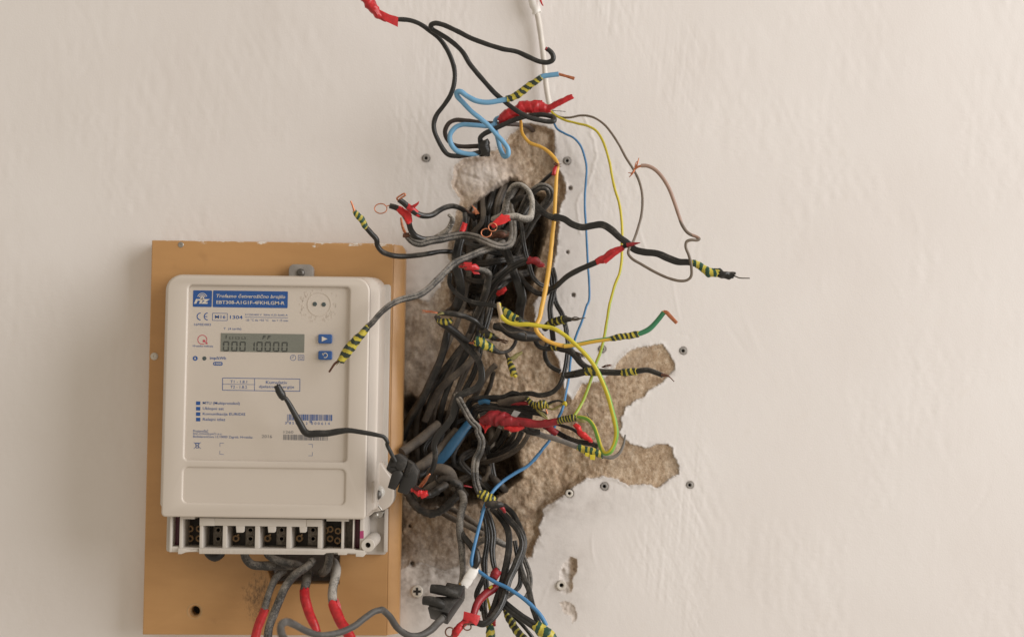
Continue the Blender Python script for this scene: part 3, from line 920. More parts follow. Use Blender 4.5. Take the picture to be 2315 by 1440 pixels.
def text(s, x0, y0, x1, y1, mat='print_blue', bold=0.0, shear=0.0, d=PRD, parent=None, name='lettering', deskew=True):
    cu = bpy.data.curves.new(name, 'FONT'); cu.body = s; cu.size = 1.0; cu.resolution_u = 2; cu.offset = bold; cu.shear = shear
    tmp = bpy.data.objects.new(name, cu); col.objects.link(tmp)
    dg = bpy.context.evaluated_depsgraph_get(); dg.update()
    me = bpy.data.meshes.new_from_object(tmp.evaluated_get(dg))
    bpy.data.objects.remove(tmp); bpy.data.curves.remove(cu)
    n = len(me.vertices); co = np.empty(n * 3, 'f'); me.vertices.foreach_get('co', co); co = co.reshape(-1, 3)
    lo, hi = co.min(0), co.max(0)
    h = (y1 - y0)
    if deskew: h = max(h - (x1 - x0) * SK * 0.8, h * 0.6)
    k = kpx(d); lx, lz = loc2((x0 + x1) / 2, (y0 + y1) / 2, d)
    X_ = lx + ((co[:, 0] - lo[0]) / (hi[0] - lo[0]) - 0.5) * (x1 - x0) * k
    Z_ = lz + ((co[:, 1] - lo[1]) / (hi[1] - lo[1]) - 0.5) * h * k
    me.vertices.foreach_set('co', np.stack([X_, np.full(n, -(d - MB_) / 1000), Z_], -1).ravel().astype('f'))
    me.update(); me.name = name
    return link(name, me, M[mat], parent or face)

pbox('logo_block', 436.3, 656.6, 479.0, 694.0, 'print_blue', r=2)
pbox('banner', 481.3, 657.8, 650.6, 695.6, 'print_blue', r=2)
P2 = PRD + 0.12
text('Trofazno četverožično brojilo', 489, 664.5, 645, 677, 'print_cream', 0.014, 0.22, d=P2)
text('EBT308-A1G1F-4FKHLGM-R', 489, 679.5, 643.5, 689.0, 'print_cream', 0.016, d=P2)
text('rız', 438.5, 675.5, 474.5, 687, 'print_cream', 0.045, 0.30, d=P2, name='logo')
pmesh('logo_mark', arc_(457.2, 673.4, 3.0, 0, 360, 3.0, 16) + arc_(457.2, 673.6, 7.0, 15, 165, 1.6) + arc_(457.2, 673.6, 10.6, 15, 165, 1.5), 'print_cream', P2)
pmesh('approval_mark', arc_(453.5, 715.5, 7.8, 90, 270, 2.0) + arc_(469.5, 715.5, 7.8, 90, 270, 2.0) + [seg_(462, 715.6, 468.5, 715.7, 1.8)], 'print_blue')
pmesh('marking_frame', frame_(480.6, 708, 514, 724.3, 1.0), 'print_blue')
text('M16', 486, 712.3, 510, 720.3, bold=0.008)
text('1304', 520, 713, 548.5, 721.3, bold=0.01)
text('3×230/400 V  50Hz 0,25-5(60) A', 554, 709.3, 650.5, 715.5)
pmesh('rule', [seg_(554, 717, 651, 718.4, 0.9)], 'print_blue')
text('-25 °C do +55 °C    tm = 15 min', 555, 720.9, 651, 727.0)
text('16MID003', 439, 730.8, 476.6, 736.6)
text('T  (4 tarife)', 505.5, 740.5, 545.5, 747.3)
pmesh('quality_mark', arc_(457.4, 767.8, 10.2, -45, 300, 1.6, 30) + [[(458.4, 768), (464.2, 768), (464.2, 773.6), (458.4, 773.6)], [(465, 774), (469, 774), (469, 778), (465, 778)]], 'print_pink')
text('Hrvatska kvaliteta', 436, 779.6, 481.7, 784.6)
text('imp/kWh', 474.5, 805.8, 511, 814.8, bold=0.012)
pmesh('badge', [[(441.3 + 5.6 * math.cos(a), 810 + 5.4 * math.sin(a)) for a in np.linspace(0, 2 * math.pi, 22)[:-1]]], 'print_blue')
text('B', 439.6, 807.4, 443.2, 812.6, 'print_cream', 0.02, d=P2)
pbox('badge', 482, 818, 503.2, 826.2, 'print_blue', r=3.5)
text('1000', 484.5, 819.8, 500.8, 824.6, 'print_cream', 0.02, d=P2)
pmesh('clock_symbol', arc_(662.6, 808.6, 6.2, 0, 360, 0.9, 24) + [seg_(662.6, 808.6, 662.6, 803.4, 0.9), seg_(662.6, 808.6, 658.6, 808.6, 0.9)], 'print_blue')
pmesh('insulation_symbol', frame_(674.4, 802.8, 687.2, 814.2, 0.9) + frame_(677.8, 806, 683.6, 811.2, 0.9), 'print_blue')
pmesh('table_frame', frame_(503.4, 854.2, 678.2, 881.8, 1.2) + [seg_(575.8, 855.3, 575.4, 882.6, 1.0), seg_(503.2, 868.2, 575.6, 869.2, 0.8)], 'print_blue')
text('T1 - 1.8.1', 521, 859.3, 558.5, 866.3)
text('T2 - 1.8.2', 521, 871.3, 558.5, 878.3)
text('Kumulativ', 601.3, 860.4, 649.4, 868)
text('djelatne energije', 585.5, 870.5, 665, 879.6)
for i, (s, x1) in enumerate((('MTU (Multiprotokol)', 542), ('Uklopni sat', 506), ('Komunikacija EURIDIS', 554.4), ('Relejni izlaz', 509.2))):
    y = 907.2 + i * 12.25
    pbox('bullet', 443.2, y, 452.8, y + 8.1, 'print_blue')
    text(s, 458.5, y + 0.4, x1, y + 9.2, bold=0.006)
text('Proizvođač', 437, 970.4, 470.8, 977.2)
text('RIZ-ODAŠILJAČI d.d.', 437, 976.8, 501.6, 984)
text('Božidarevićeva 13,10000 Zagreb, Hrvatska', 437, 983.2, 570.5, 992.2)
text('2016', 591.8, 982.6, 615, 989.8, 'print_grey')
rb = random.Random(4)
def barcode(x0, y0, x1, y1, mat, tall=()):
    out, x = [], x0
    while x < x1 - 1:
        w = rb.choice([0.7, 0.7, 1.3, 1.9, 2.6]); g = rb.choice([0.7, 1.0, 1.4, 2.0])
        s = (x - x0) * SK
        e = 5.5 if any(abs(x - t) < 2.2 for t in tall) else 0
        out.append([(x, y0 + s), (x + w, y0 + s), (x + w, y1 + s + e), (x, y1 + s + e)]); x += w + g
    pmesh('barcode', out, mat)
barcode(649.4, 936, 752.5, 949.8, 'print_blue', (650.5, 700, 751))
barcode(640.6, 981.8, 742, 994.2, 'print_grey')
text('3', 644.4, 953, 648.2, 958.6, deskew=False)
text('8 5 0', 653.8, 953.1, 672, 958.8, deskew=False)
text('2', 691.4, 953.8, 695.2, 959.4, deskew=False)
text('0 0 0 6 1 4', 703.5, 953.6, 745.5, 960.2)
text('1260', 641.4, 973.2, 663.2, 979.4, 'print_grey')
pmesh('bin_symbol', [seg_(438, 999.5, 454, 1014, 0.9), seg_(454, 999.5, 438, 1014, 0.9), seg_(441.5, 1001.5, 450.5, 1001.5, 2.0), seg_(442.3, 1002, 443.3, 1012.5, 1.1), seg_(449.7, 1002, 448.7, 1012.5, 1.1), seg_(443, 1012, 449, 1012, 1.4)], 'print_blue')
for (x, y, sx_, sy_) in ((497.2, 1001.2, 1, 1), (706.4, 1003.8, -1, 1), (497.0, 1026.6, 1, -1), (706.2, 1029.8, -1, -1)):
    pmesh('corner_mark', [seg_(x, y, x + 9 * sx_, y + 0.1 * sx_, 0.7), seg_(x, y, x, y + 8 * sy_, 0.7)], 'print_blue')
pbox('indicator_light', 457.4, 805.4, 466.6, 814.8, 'led_dark', r=4.5)
# optical port
port = mp('optical_port', [circ(721.8, 688, 27, FP + 0.5, 40), circ(721.8, 688, 25.6, FP + 0.5, 40)], FP - 0.2, FP + 0.35, 'label_grey', parent=face)
hat = []
for k in range(64):
    a = math.radians(rb.uniform(95, 330) if k % 3 else rb.uniform(0, 360)); rr_ = rb.uniform(31, 47); L = rb.uniform(3, 6)
    cx, cy = 721.8 + rr_ * math.cos(a), 688 - rr_ * 0.9 * math.sin(a)
    if cx < 779 and cy > 655: hat.append(rrect(*rect_px(cx - 0.45, cy - L / 2, cx + 0.45, cy + L / 2, FP)))
mp('ribbing', hat, FP - 0.1, FP + 0.22, 'label_grey', parent=face)
for x, y in ((711.8, 687.4), (732, 688.4)):
    mp('optical_sensor', [circ(x, y, 4.9, FP, 20)], FP - 0.1, FP + 0.5, 'led_dark', parent=face, bevel=0.15)
# display
dx0, dz0, dx1, dz1 = rect_px(499.2, 754.2, 688.0, 795.8, FP)
disp = mp('display', [rrect(dx0, dz0, dx1, dz1)], FP - 0.2, FP + 0.25, 'lcd')
DD = FP + 0.40
def digit(x, y, w, h, ch):
    t = 2.7; sl = 0.5
    hs = h / 2
    segs = {'a': [(x + 1.2, y), (x + w - 0.6, y), (x + w - t, y + t), (x + t, y + t)],
            'f': [(x, y + 1.2), (x + t, y + t + 0.7), (x + t - .2, y + hs - 1.6), (x - .3, y + hs - 0.7)],
            'b': [(x + w, y + 1.2), (x + w - .3, y + hs - 0.7), (x + w - t - .2, y + hs - 1.6), (x + w - t, y + t + 0.7)],
            'e': [(x - .4, y + hs + 0.7), (x + t - .4, y + hs + 1.6), (x + t - .6, y + h - t - 0.7), (x - .6, y + h - 1.2)],
            'c': [(x + w - .4, y + hs + 0.7), (x + w - .7, y + h - 1.2), (x + w - t - .7, y + h - t - 0.7), (x + w - t - .4, y + hs + 1.6)],
            'd': [(x + t - .6, y + h - t), (x + w - t - .6, y + h - t), (x + w - 1.2, y + h), (x + 0.6, y + h)]}
    use = 'bc' if ch == '1' else 'abcdef'
    pmesh('digit', [segs[s] for s in use], 'lcd_digit', DD, disp)
for x, ch in ((504.5, '0'), (523.5, '0'), (542.0, '0'), (562.5, '1'), (580.2, '0'), (599, '0'), (617.9, '0'), (636.8, '0')):
    digit(x, 771.4 + (x - 504) * SK * 0.9, 13.6, 22.4, ch)
text('L1 L2 L3', 519, 761, 555.5, 767, 'lcd_digit', d=DD, parent=disp, deskew=False)
text('I', 510.5, 757.6, 512.4, 764.6, 'lcd_digit', d=DD, parent=disp, deskew=False)
text('F F', 593, 758.6, 612, 766.8, 'lcd_digit', 0.02, 0.2, d=DD, parent=disp, deskew=False)
# push buttons
for i, (y0, y1) in enumerate(((755.6, 776.4), (793.2, 813.2))):
    a = rect_px(719.4, y0, 750.6, y1, FP + 2)
    bt = mp('button', [rrect(*a, 0.0012)], FP - 0.2, FP + 2.4, 'button_blue', bevel=0.5)
    tag(bt, ('blue push button with a triangle', 'blue push button with a curved arrow')[i])
    cy = (y0 + y1) / 2
    if i == 0: pmesh('triangle_symbol', [[(727.5, cy - 5.6), (740.5, cy + 0.2), (727.5, cy + 6)]], 'print_cream', FP + 2.55, bt)
    else: pmesh('arrow_symbol', arc_(735, cy, 5.2, -120, 150, 1.7, 18) + [[(728, cy - 4.5), (734, cy - 4.4), (730.5, cy + 1)]], 'print_cream', FP + 2.55, bt)
# pane over the printing, left of the buttons
x0, z0, x1, z1 = rect_px(418, 645, 793, 1045, FP + 1.2)
mp('window_pane', [rrect(x0, z0, x1, z1), rrect(*rect_px(717.6, 753.8, 752.4, 778.2, FP + 2)), rrect(*rect_px(717.6, 791.4, 752.4, 815.2, FP + 2))], FP + 0.75, FP + 1.5, 'clear_pane')

# sealing ear on the right
ear = mp('sealing_ear', [poly_px('835,1045 862,1046 868,1056 884,1078 890,1098 890.5,1124 887,1136 879,1146 866,1154 846,1157 838,1164 826,1171 815,1171 815,1045', 55)], 30, 55, 'meter_plastic', bevel=1.2, res=2)
mp('ear_ridge', [poly_px('838,1090 846,1088 847,1136 837,1138', 72)], 54, 72, 'meter_plastic', parent=ear, bevel=1.2)
lx, lz = loc2(855, 1112, 55)
lathe('screw_boss', [(5.2, -0.5), (5.2, 1.6), (4.6, 3.2), (3.0, 4.4), (0.8, 4.9)], M['clear_boss'], (lx, -(55 - MB_) / 1000, lz), ear)
lx, lz = loc2(851.5, 1118, 60)
lathe('seal_screw', [(3.7, -1.5), (3.8, 0.8), (2.9, 1.9), (1.3, 2.4), (1.0, 1.6)], M['steel_dark'], (lx, -(60 - MB_) / 1000, lz), ear)
def meter_tube(name, pts, r, mat, parent):
    p = fill_depth(pts); path = smooth_path(p, 1.2)
    v, f, u = tube_geo(path, np.full(len(path), r), 8)
    me = mesh_from(name, v, f, u)
    o = link(name, me, M[mat], parent)
    # world -> frame coordinates of the meter root
    inv = (Matrix.Translation((O0.x, -MB_ / 1000.0, O0.z)) @ Matrix.Rotation(ROT, 4, 'Y')).inverted()
    me.transform(inv)
    return o
meter_tube('seal_wire', Z('H', '480,585,61 475,640,60 500,680,59 545,740,58'), 2.2, 'steel', ear)
meter_tube('seal_wire', Z('H', '455,600,61 450,670,59 480,700,58'), 1.6, 'steel', ear)
sx0 = poly_px('843,1156 868,1156 862,1170 845,1170', 40)
clip = mp('clip', [sx0], 28, 40, 'steel', bevel=0.4)
lx, lz = loc2(849, 1164, 40)
lathe('rivet', [(2.4, -0.5), (2.2, 0.8), (1.0, 1.5)], M['steel'], (lx, -(40 - MB_) / 1000, lz), clip)

# terminal block under the cover -------------------------------------------------
TF, TB = 80.0, 54.0
a = rect_px(389, 1160, 824, 1246, TB)
bl = mp('terminal_block', [rrect(*a)], 27, TB, 'cell_dark', bevel=0.3)
def cell(name, x0, y0, x1, y1, d0, d1, mat='base_plastic', bevel=0.35):
    return mp(name, [rrect(*rect_px(x0, y0, x1, y1, d1))], d0, d1, mat, parent=bl, bevel=bevel)
cell('side_wall', 383.5, 1166, 388.5, 1247, 28, TF)
cell('coloured_strip', 389.3, 1168, 405, 1236, 50, TF - 12, 'maroon')
cell('side_sill', 388.2, 1235, 405.5, 1247.5, 40, TF - 1)
cell('partition', 405.6, 1167, 412.4, 1242, 50, TF)
cell('partition', 451.2, 1172, 458.4, 1240, 50, TF)
for x0, x1 in ((503.2, 512.6), (576.2, 586.4), (647.4, 658.2), (718.2, 728.0)):
    cell('partition', x0, 1184, x1, 1239, 50, TF)
cell('partition', 771.6, 1168, 776.8, 1242, 50, TF)
cell('partition', 797.0, 1168, 800.2, 1242, 50, TF)
cell('coloured_strip', 800.6, 1168, 813.0, 1238, 50, TF - 10, 'maroon')
cell('side_wall', 813.4, 1168, 822.4, 1252, 28, TF)
cell('upper_bridge', 451, 1170.5, 485, 1188, 66, TF + 0.6)
cell('upper_bridge', 486, 1172.0, 692, 1189, 66, TF + 0.4)
cell('upper_bridge', 692.8, 1174.0, 728, 1190, 66, TF + 0.6)
cell('upper_bridge', 412.8, 1167, 440, 1173, 66, TF - 0.5)
cell('upper_bridge', 738, 1172, 788, 1178, 66, TF + 0.3)
for x0, x1 in ((533, 553), (605, 624), (676.5, 694)):
    mp('tongue', [poly_px('%f,1188 %f,1188 %f,1201 %f,1203.5 %f,1203.5' % (x0, x1, x1 - 1, x1 - 4, x0 + 1.5), TF)], TF - 3, TF + 0.1, 'base_plastic', parent=bl, bevel=0.3)
floor_ = cell('cell_floor', 405.8, 1240.5, 822, 1246.0, 45, TF - 0.3)
lipo = poly_px('449.5,1238.8 450,1251.5 732,1253.5 738,1249.5 763,1249 764,1254 783,1254 786,1250 804,1251 804,1258 821,1258.5 826,1253 826,1244 804,1243 800,1241 760,1240.5 738,1240.5 730,1242.0 724,1240.8', TF + 4)
mp('front_lip', [lipo], TF - 8, TF + 4, 'base_plastic', parent=bl, bevel=0.4)
mp('front_lip', [poly_px('402.5,1239 410,1238.8 420,1240 432,1243.5 448,1241 448.6,1246 430,1247 420,1248 410,1252 402,1252', TF + 2)], TF - 8, TF + 2, 'base_plastic', parent=bl, bevel=0.4)
# number ribs embossed on the lip, too worn to read
wr = []
for x0, x1 in ((459, 520), (528, 566), (578, 638), (648, 712)):
    x = x0
    while x < x1:
        w = rb.uniform(0.8, 1.8); h = rb.uniform(5, 8)
        wr.append(rrect(*rect_px(x, 1245.8 - h / 2 + (x - 450) * .006, x + w, 1245.8 + h / 2 + (x - 450) * .006, TF + 4))); x += w + rb.uniform(1.2, 3.2)
mp('embossing', wr, TF + 3.8, TF + 4.15, 'base_plastic', parent=bl)
# terminals
def lathe_mesh_once(key, prof, mat):
    o = lathe(key, prof, M[mat], (0, 0, 0), bl, 18); return o
brass_src = None
def screw_at(px, py, d, mat, k=1.0):
    global brass_src
    lx, lz = loc2(px, py, d)
    o = lathe('terminal_screw', [(2.5 * k, -3), (2.5 * k, 0), (1.9 * k, 0.3), (1.4 * k, 0.1), (1.3 * k, -2.0), (0.6 * k, -2.0)], M[mat + '_screw'], (lx, -(d - MB_) / 1000, lz), bl, 16)
    return o
for x, y in ((429.5, 1195), (450.0, 1195), (429.5, 1217), (449.5, 1217)): screw_at(x, y, TB + 3, 'brass')
for x, y in ((736, 1199), (746.5, 1196), (764, 1200), (746, 1217.5), (763, 1222)): screw_at(x, y, TB + 3, 'brass')
for x in (533, 604.5, 676.5):
    screw_at(x, 1216.8, TB + 3, 'brass', 1.05)
    mp('contact_tab', [poly_px('%f,1209 %f,1206 %f,1209 %f,1212' % (x + 3, x + 6, x + 8, x + 5), TB + 2.5)], TB, TB + 2.5, 'brass', parent=bl)
for x0, x1 in ((482, 502.5), (555, 575.5), (625, 646.5), (696, 717.5)):
    cell('terminal_plate', x0, 1190, x1, 1232, 50, TB + 1.5, 'terminal_metal')
    for y in (1197.5, 1217.5): screw_at((x0 + x1) / 2 + 1, y, TB + 3.5, 'terminal_metal', 1.0)
cell('grey_insert', 777.2, 1172, 796.6, 1238, 50, TB + 4, 'terminal_metal')
# guide tube and its web beside the block
lx, lz = loc2(831.5, 1232, 84)
lathe('guide_tube', [(4.9, -57), (4.9, -0.3), (4.6, 0), (2.1, 0), (1.9, -1), (1.9, -20)], M['base_plastic'], (lx, -(84 - MB_) / 1000, lz), bl)
mp('web', [poly_px('822.8,1240 829,1244 826,1252 822.8,1253', 82)], 30, 81.5, 'base_plastic', parent=bl, bevel=0.3)
mp('ink_mark', [poly_px('813.6,1200 822.2,1199 822.2,1216.5 813.6,1217', TF + 0.2)], TF - 0.2, TF + 0.15, 'magenta', parent=bl)
# hanging tab at the top
tab = mp('hanging_tab', [rrect(*rect_px(652.5, 597.5, 708, 640, 30), 0.004)], BF + 0.1, 30, 'plug_grey', bevel=0.6)
lx, lz = loc2(680, 617, 30)
lathe('tab_screw', [(3.1, -2), (3.1, 0.8), (2.4, 1.7), (1.1, 2.0), (0.8, 1.4)], M['steel_dark'], (lx, -(30 - MB_) / 1000, lz), tab)
# ------------------------------------------------------------------ wires and cables
def wire(label, pts, r, mat='black', prof='round', name='wire', cat=None, group=None, wob=0.8, **kw):
    o = tube(name, pts, r, M[mat], prof=prof, wob=wob, **kw)
    tag(o, label, cat or name, group)
    return o
def tape(par, pts, r, mat='red', name='tape', pitch=16, ridge=0.05, lump=0.16, ragged=0.35, seg=18, **kw):
    return tube(name, pts, r, M[mat], par, pitch=pitch, ridge=ridge, lump=lump, ragged=ragged, seg=seg, step=1.6, **kw)
def bare(par, pts, r, mat='copper', name='copper_end', **kw):
    return tube(name, pts, r, M[mat], par, **kw)
def frayed(par, start, end, n, spread, r=0.9, mat='copper', name='copper_strands', k=0):
    q = random.Random(hash((round(start[0]), round(end[0]), n)) & 0xffff)
    L = []
    for i in range(n):
        e = (end[0] + q.uniform(-1, 1) * spread, end[1] + q.uniform(-1, 1) * spread, end[2] + q.uniform(-1, 1) * spread * 0.5)
        m_ = tuple((a + b) / 2 + q.uniform(-1, 1) * spread * 0.5 for a, b in zip(start, e))
        s = (start[0] + q.uniform(-1, 1) * 1.2, start[1] + q.uniform(-1, 1) * 1.2, start[2])
        L.append(([s, m_, e], (r, r * 0.8)))
    return multi_tube(name, L, M[mat], par)
def ring(par, cx, cy, rx_, ry_, d, r, mat='copper', tilt=0.0, tail=None, name='copper_loop'):
    pts = []
    for k in range(15):
        a = tilt + k / 14 * 2 * math.pi * 0.97
        pts.append((cx + rx_ * math.cos(a), cy + ry_ * math.sin(a), d + 2.0 * math.sin(a * 0.5)))
    if tail: pts += tail
    return tube(name, pts, r, M[mat], par, step=1.2)

# ---- top group
w = wire('black wire from red tape at the top edge, curving down to the taped clip', Z('A', '-260,-620,-4 -200,-560,20 -60,-360,60 60,-160,74 160,0,74 230,90,72 290,140,70 340,158,68 430,160,66 530,170 620,205 690,255 760,310,60 820,390 865,480 890,580 890,660,55 865,760 810,850 750,930 722,1010,50 730,1080 760,1150 800,1220 840,1260 920,1272 1010,1262 1095,1240,46 1140,1228,45'), 5.4, 'black_clean')
tape(w, Z('A', '130,-60,76 190,20,74 250,100,72 300,145,70 350,158,68'), (8, 10.5, 12, 9, 6.3), 'red', lump=0.25)
patch('tape_flap', Z('A', '280,135,73 340,180,73 430,222,72 432,140,71 360,120,71 280,80,73'), M['red'], w, 0.5, 1.0)
patch('tape_flap', Z('A', '160,-10,77 270,130,75 275,75,74 240,-10,75'), M['red'], w, 0.5, 1.0)
w = wire('black wire with a hooked red tipped end below the top edge', Z('A', '1645,402,80 1668,418 1692,452 1690,490 1650,510 1590,505 1500,470 1400,425 1280,400,76 1150,360 1020,310 900,250 800,205 730,193,70 698,208 706,238,66 760,272 850,330 950,420 1020,530 1110,640,64 1200,740 1290,820 1380,890 1470,945,66 1560,975 1650,992 1700,985,64 1695,958,60 1600,935 1500,945 1400,970,55 1300,1012 1200,1060 1130,1095 1100,1130,50 1120,1175,47'), 5.7, 'black_clean')
bare(w, Z('A', '1632,396,80.5 1648,404,80'), 4.2, 'red_dark', name='red_tip')
tape(w, Z('A', '1125,1150,48 1132,1200,47 1135,1270,46'), (11, 12, 11), 'black', lump=0.3, name='tape_clip', flat=1)
w = wire('light blue wire doubled over and running into the red taped joint', Z('A', '1738,605,78 1660,615,77 1600,627,76 1500,700,74 1400,775,72 1330,805,71 1240,825,70 1150,836 1060,820 990,782 940,747,70 910,752,69 912,780,67 960,835,64 1030,910 1100,965 1170,1025,60 1230,1095 1290,1160 1326,1215,58 1326,1262,57 1300,1276,54 1268,1225,50 1245,1135 1222,1030,46 1226,975,46 1260,955,48 1350,915,50'), (5.8, 5.8, 5.8, 6.2, 6.0, 5.6, 5.4, 5.6, 5.2, 4.5), 'blue_light', wob=0.4)
tape(w, Z('A', '1602,628,76 1500,700,74 1400,775,72 1318,808,71'), (6.6, 8.2, 8.6, 8.0), 'stripe_black', pitch=15)
bare(w, Z('A', '1735,605,78 1800,622,79 1866,642,80'), (3.4, 3.2, 4.0))
tape(w, Z('A', '1255,985,48 1340,935,50 1450,880,52 1560,868,52 1640,888,52 1670,890,52'), (9, 13, 14, 16, 12, 8), 'red', lump=0.22)
tape(w, Z('A', '1640,888,53 1720,848,55 1790,815,57 1850,785,58'), (7, 7.2, 6.6, 6.2), 'red', lump=0.12)
patch('tape_flap', Z('A', '1480,840,54 1540,815,55 1608,818,55 1590,862,54 1650,890,53 1540,930,54'), M['red'], w, 0.5, 1.5)
wire('light blue wire bent into a loop left of the taped clip', Z('A', '1225,1010,48 1180,1028,49 1050,1020,50 950,1018 895,1042 855,1098,50 860,1165 900,1222 960,1247 1040,1255,47 1120,1240,44'), (5.2, 5.4, 5.8, 5.4), 'blue_light', wob=0.4)
wire('dark brown wire looped beside the light blue loop', Z('A', '1560,1090,-16 1480,1030,10 1380,1015,30 1240,1010,40 1100,1000,42 1000,985 900,980 845,1008 815,1070,43 830,1130 880,1180 960,1195 1110,1188,43'), 5.2, 'brown')
w = wire('white cable coming down the wall from the top edge', Z('A', '1470,-900,5 1490,-500,6 1520,-60,8 1535,20,8 1570,140 1595,300,7 1620,500 1638,700 1660,840,9 1680,905,12'), (7.2, 7.0, 6.8, 6.2, 6.0), 'white_cable', name='cable')
tape(w, Z('A', '1500,-220,8 1515,-70,8 1530,10,8 1562,110,8'), (10, 11, 10.5, 10), 'white_tape', lump=0.1)
bare(w, Z('A', '1580,-40,11 1590,0,12 1600,30,13 1612,50,14'), (3.4, 2.6, 1.2), 'red', name='red_thread')
w = wire('grey brown thin wire arching right and bent back with a bared pink end', Z('C', '270,95,11 290,118,12 330,140,14 400,145 480,130,22 560,140 640,190 700,260,32 750,340 800,430 850,510 890,590,45 912,680 915,760 905,850 880,940,60 850,1020,72 822,1070,88 815,1105 840,1140,90 920,1190 1010,1240 1100,1280 1180,1300,96 1230,1295 1258,1270 1262,1200,98 1245,1120 1222,1060 1228,1022 1260,1010,98 1300,1012 1318,1003,97 1300,990,96 1240,962 1200,910 1170,830 1140,740,94 1100,640 1050,560 1000,510 950,487 908,485,92'), (2.5, 2.6, 2.8, 3.0, 3.2, 3.2, 3.4, 3.8, 4.2), 'grey_brown', wob=0.4)
tube('bared_length', Z('C', '1316,1000,97.3 1300,989,96.3 1240,962,95.3 1200,910 1170,830 1140,740,94.3 1100,640 1050,560 1000,510 950,487 905,485,92.3'), (3.6, 4.3, 4.5), M['pinkish'], w)
bare(w, Z('C', '912,485,92 880,495,91 858,512,90'), 2.6)
multi_tube('copper_strands', [(Z('C', '862,508,90 845,540,90 822,566,90'), (2.2, 0.9)), (Z('C', '862,508,90 880,470,91 890,430,91'), (2.2, 0.9)), (Z('C', '858,510,91 850,535,92 814,535,91'), (1.5, 0.8)), (Z('C', '862,500,89 870,465,89 885,450,89'), (1.6, 0.8)), (Z('C', '858,515,90 832,545,91'), (1.6, 0.8))], M['copper'], w)
multi_tube('loose_strand', [(Z('C', '275,95,12 320,98,14 372,103,15'), 0.7)], M['strand_grey'], w)
w = wire('long thin yellow green wire hanging down the right side of the tangle', Z('C', '262,90,11 275,108,12 300,130,14 370,165,18 450,185 530,205,24 590,240 630,300 660,380,28 685,470 700,560 720,650 750,750,32 765,850 772,950 770,1050 768,1150,40 755,1240 720,1330 690,1440,48') + Z('E', '685,80,50 665,200 645,320,54 620,420 590,500,57 560,590 530,680 490,780,64 450,850 425,885,70'), (2.8, 2.9, 3.0, 3.2, 3.4, 3.6), 'yellow_green', wob=0.4, seg=12)
w = wire('long thin blue wire hanging down the tangle to the lower right', Z('C', '278,160,10 290,185,12 312,225,14 370,260 430,290,18 475,340 505,420 520,500,20 515,600 508,700 508,800,22 515,900 520,1000 525,1100 530,1200,24 538,1300 537,1440,28') + Z('E', '520,100,29 490,200 450,300 420,400,30 405,500 395,600 375,700 360,790,34 345,840,36 320,890,34 290,960,32 260,1045,34 210,1110 150,1190,40') + Z('F', '1600,280,42 1500,390 1380,460 1260,540,50 1160,640,56 1090,760 1050,900,62 1010,1050 980,1180,68 955,1320,70') + Z('G', '1055,640,69 1100,680,68 1180,740 1290,810,72 1400,860 1500,920,76 1600,990 1700,1080 1770,1160,80 1830,1265,80'), (2.5, 2.5, 2.5, 2.6, 2.9, 3.4, 3.8, 3.8, 4.4, 4.8), 'blue', wob=0.3)
tube('bared_length', Z('E', '398,570,32.3 388,640,33 375,700,33.6 362,780,34.3'), 3.2, M['blue_white'], w, seg=12)
tape(w, Z('G', '1090,655,68 1050,720,70 1000,800,71 965,855,72'), (11, 11.5, 11.5, 10), 'white_tape', prof='flat', lump=0.04, name='white_sleeve')
bare(w, Z('G', '985,815,69 960,838,69 925,838,68'), 4.5, 'orange_yellow', name='yellow_core')
w = wire('thick yellow orange wire down the middle of the tangle with a green copper tipped end', Z('A', '1420,960,40 1432,1000,42 1440,1080,46 1500,1160 1600,1200,52 1680,1260 1730,1335,58') + Z('B', '1888,60,60 1880,200,62 1870,400 1850,600,66 1830,800 1800,1000,72 1760,1200,76') + Z('D', '1440,250,78 1408,320,80 1405,355,80 1430,400 1500,460,78 1600,500 1700,515,76 1800,500,78') + Z('E', '450,372,78 560,350 690,330,82 800,312,84 885,298,85 960,265 1020,205,88 1070,142,90'), (3.6, 4.0, 4.2, 4.6, 5.4, 5.2, 4.6, 4.4, 5.0, 5.0), 'orange_yellow', wob=0.3)
tape(w, Z('A', '1735,1330,58 1715,1370,59 1700,1425,60'), (3.5, 5.5, 5.5), 'red', lump=0.2)
multi_tube('copper_strands', [(Z('A', '1700,1335,60 1730,1350,61 1760,1358,61'), (1.6, .6)), (Z('A', '1710,1325,60 1740,1340,61 1762,1335,61'), (1.6, .6)), (Z('A', '1720,1345,61 1690,1338,60'), (1.4, .6))], M['copper_dark'], w)
tube('green_length', Z('E', '360,383,77.4 450,373,78.4 560,351,80.4 690,331,82.4 800,312,84.3 885,298,85.3'), (5.0, 4.9, 5.1), M['orange_green'], w, seg=16)
tube('green_length', Z('E', '870,300,85.3 885,298,85.3 960,265,86.5 1020,205,88.3 1068,143,90.2'), (5.2, 6.2, 5.6, 5.6), M['green_yellow'], w, seg=16)
tape(w, Z('E', '690,331,82.4 760,318,84 830,308,84.5 888,298,85.3'), (5.8, 7.6, 7.4, 7.4), 'stripe_black', pitch=10)
bare(w, Z('E', '1066,143,90.2 1085,145,91 1110,170,92 1158,220,94'), (4.6, 4.6, 4.4, 4.0), 'copper')
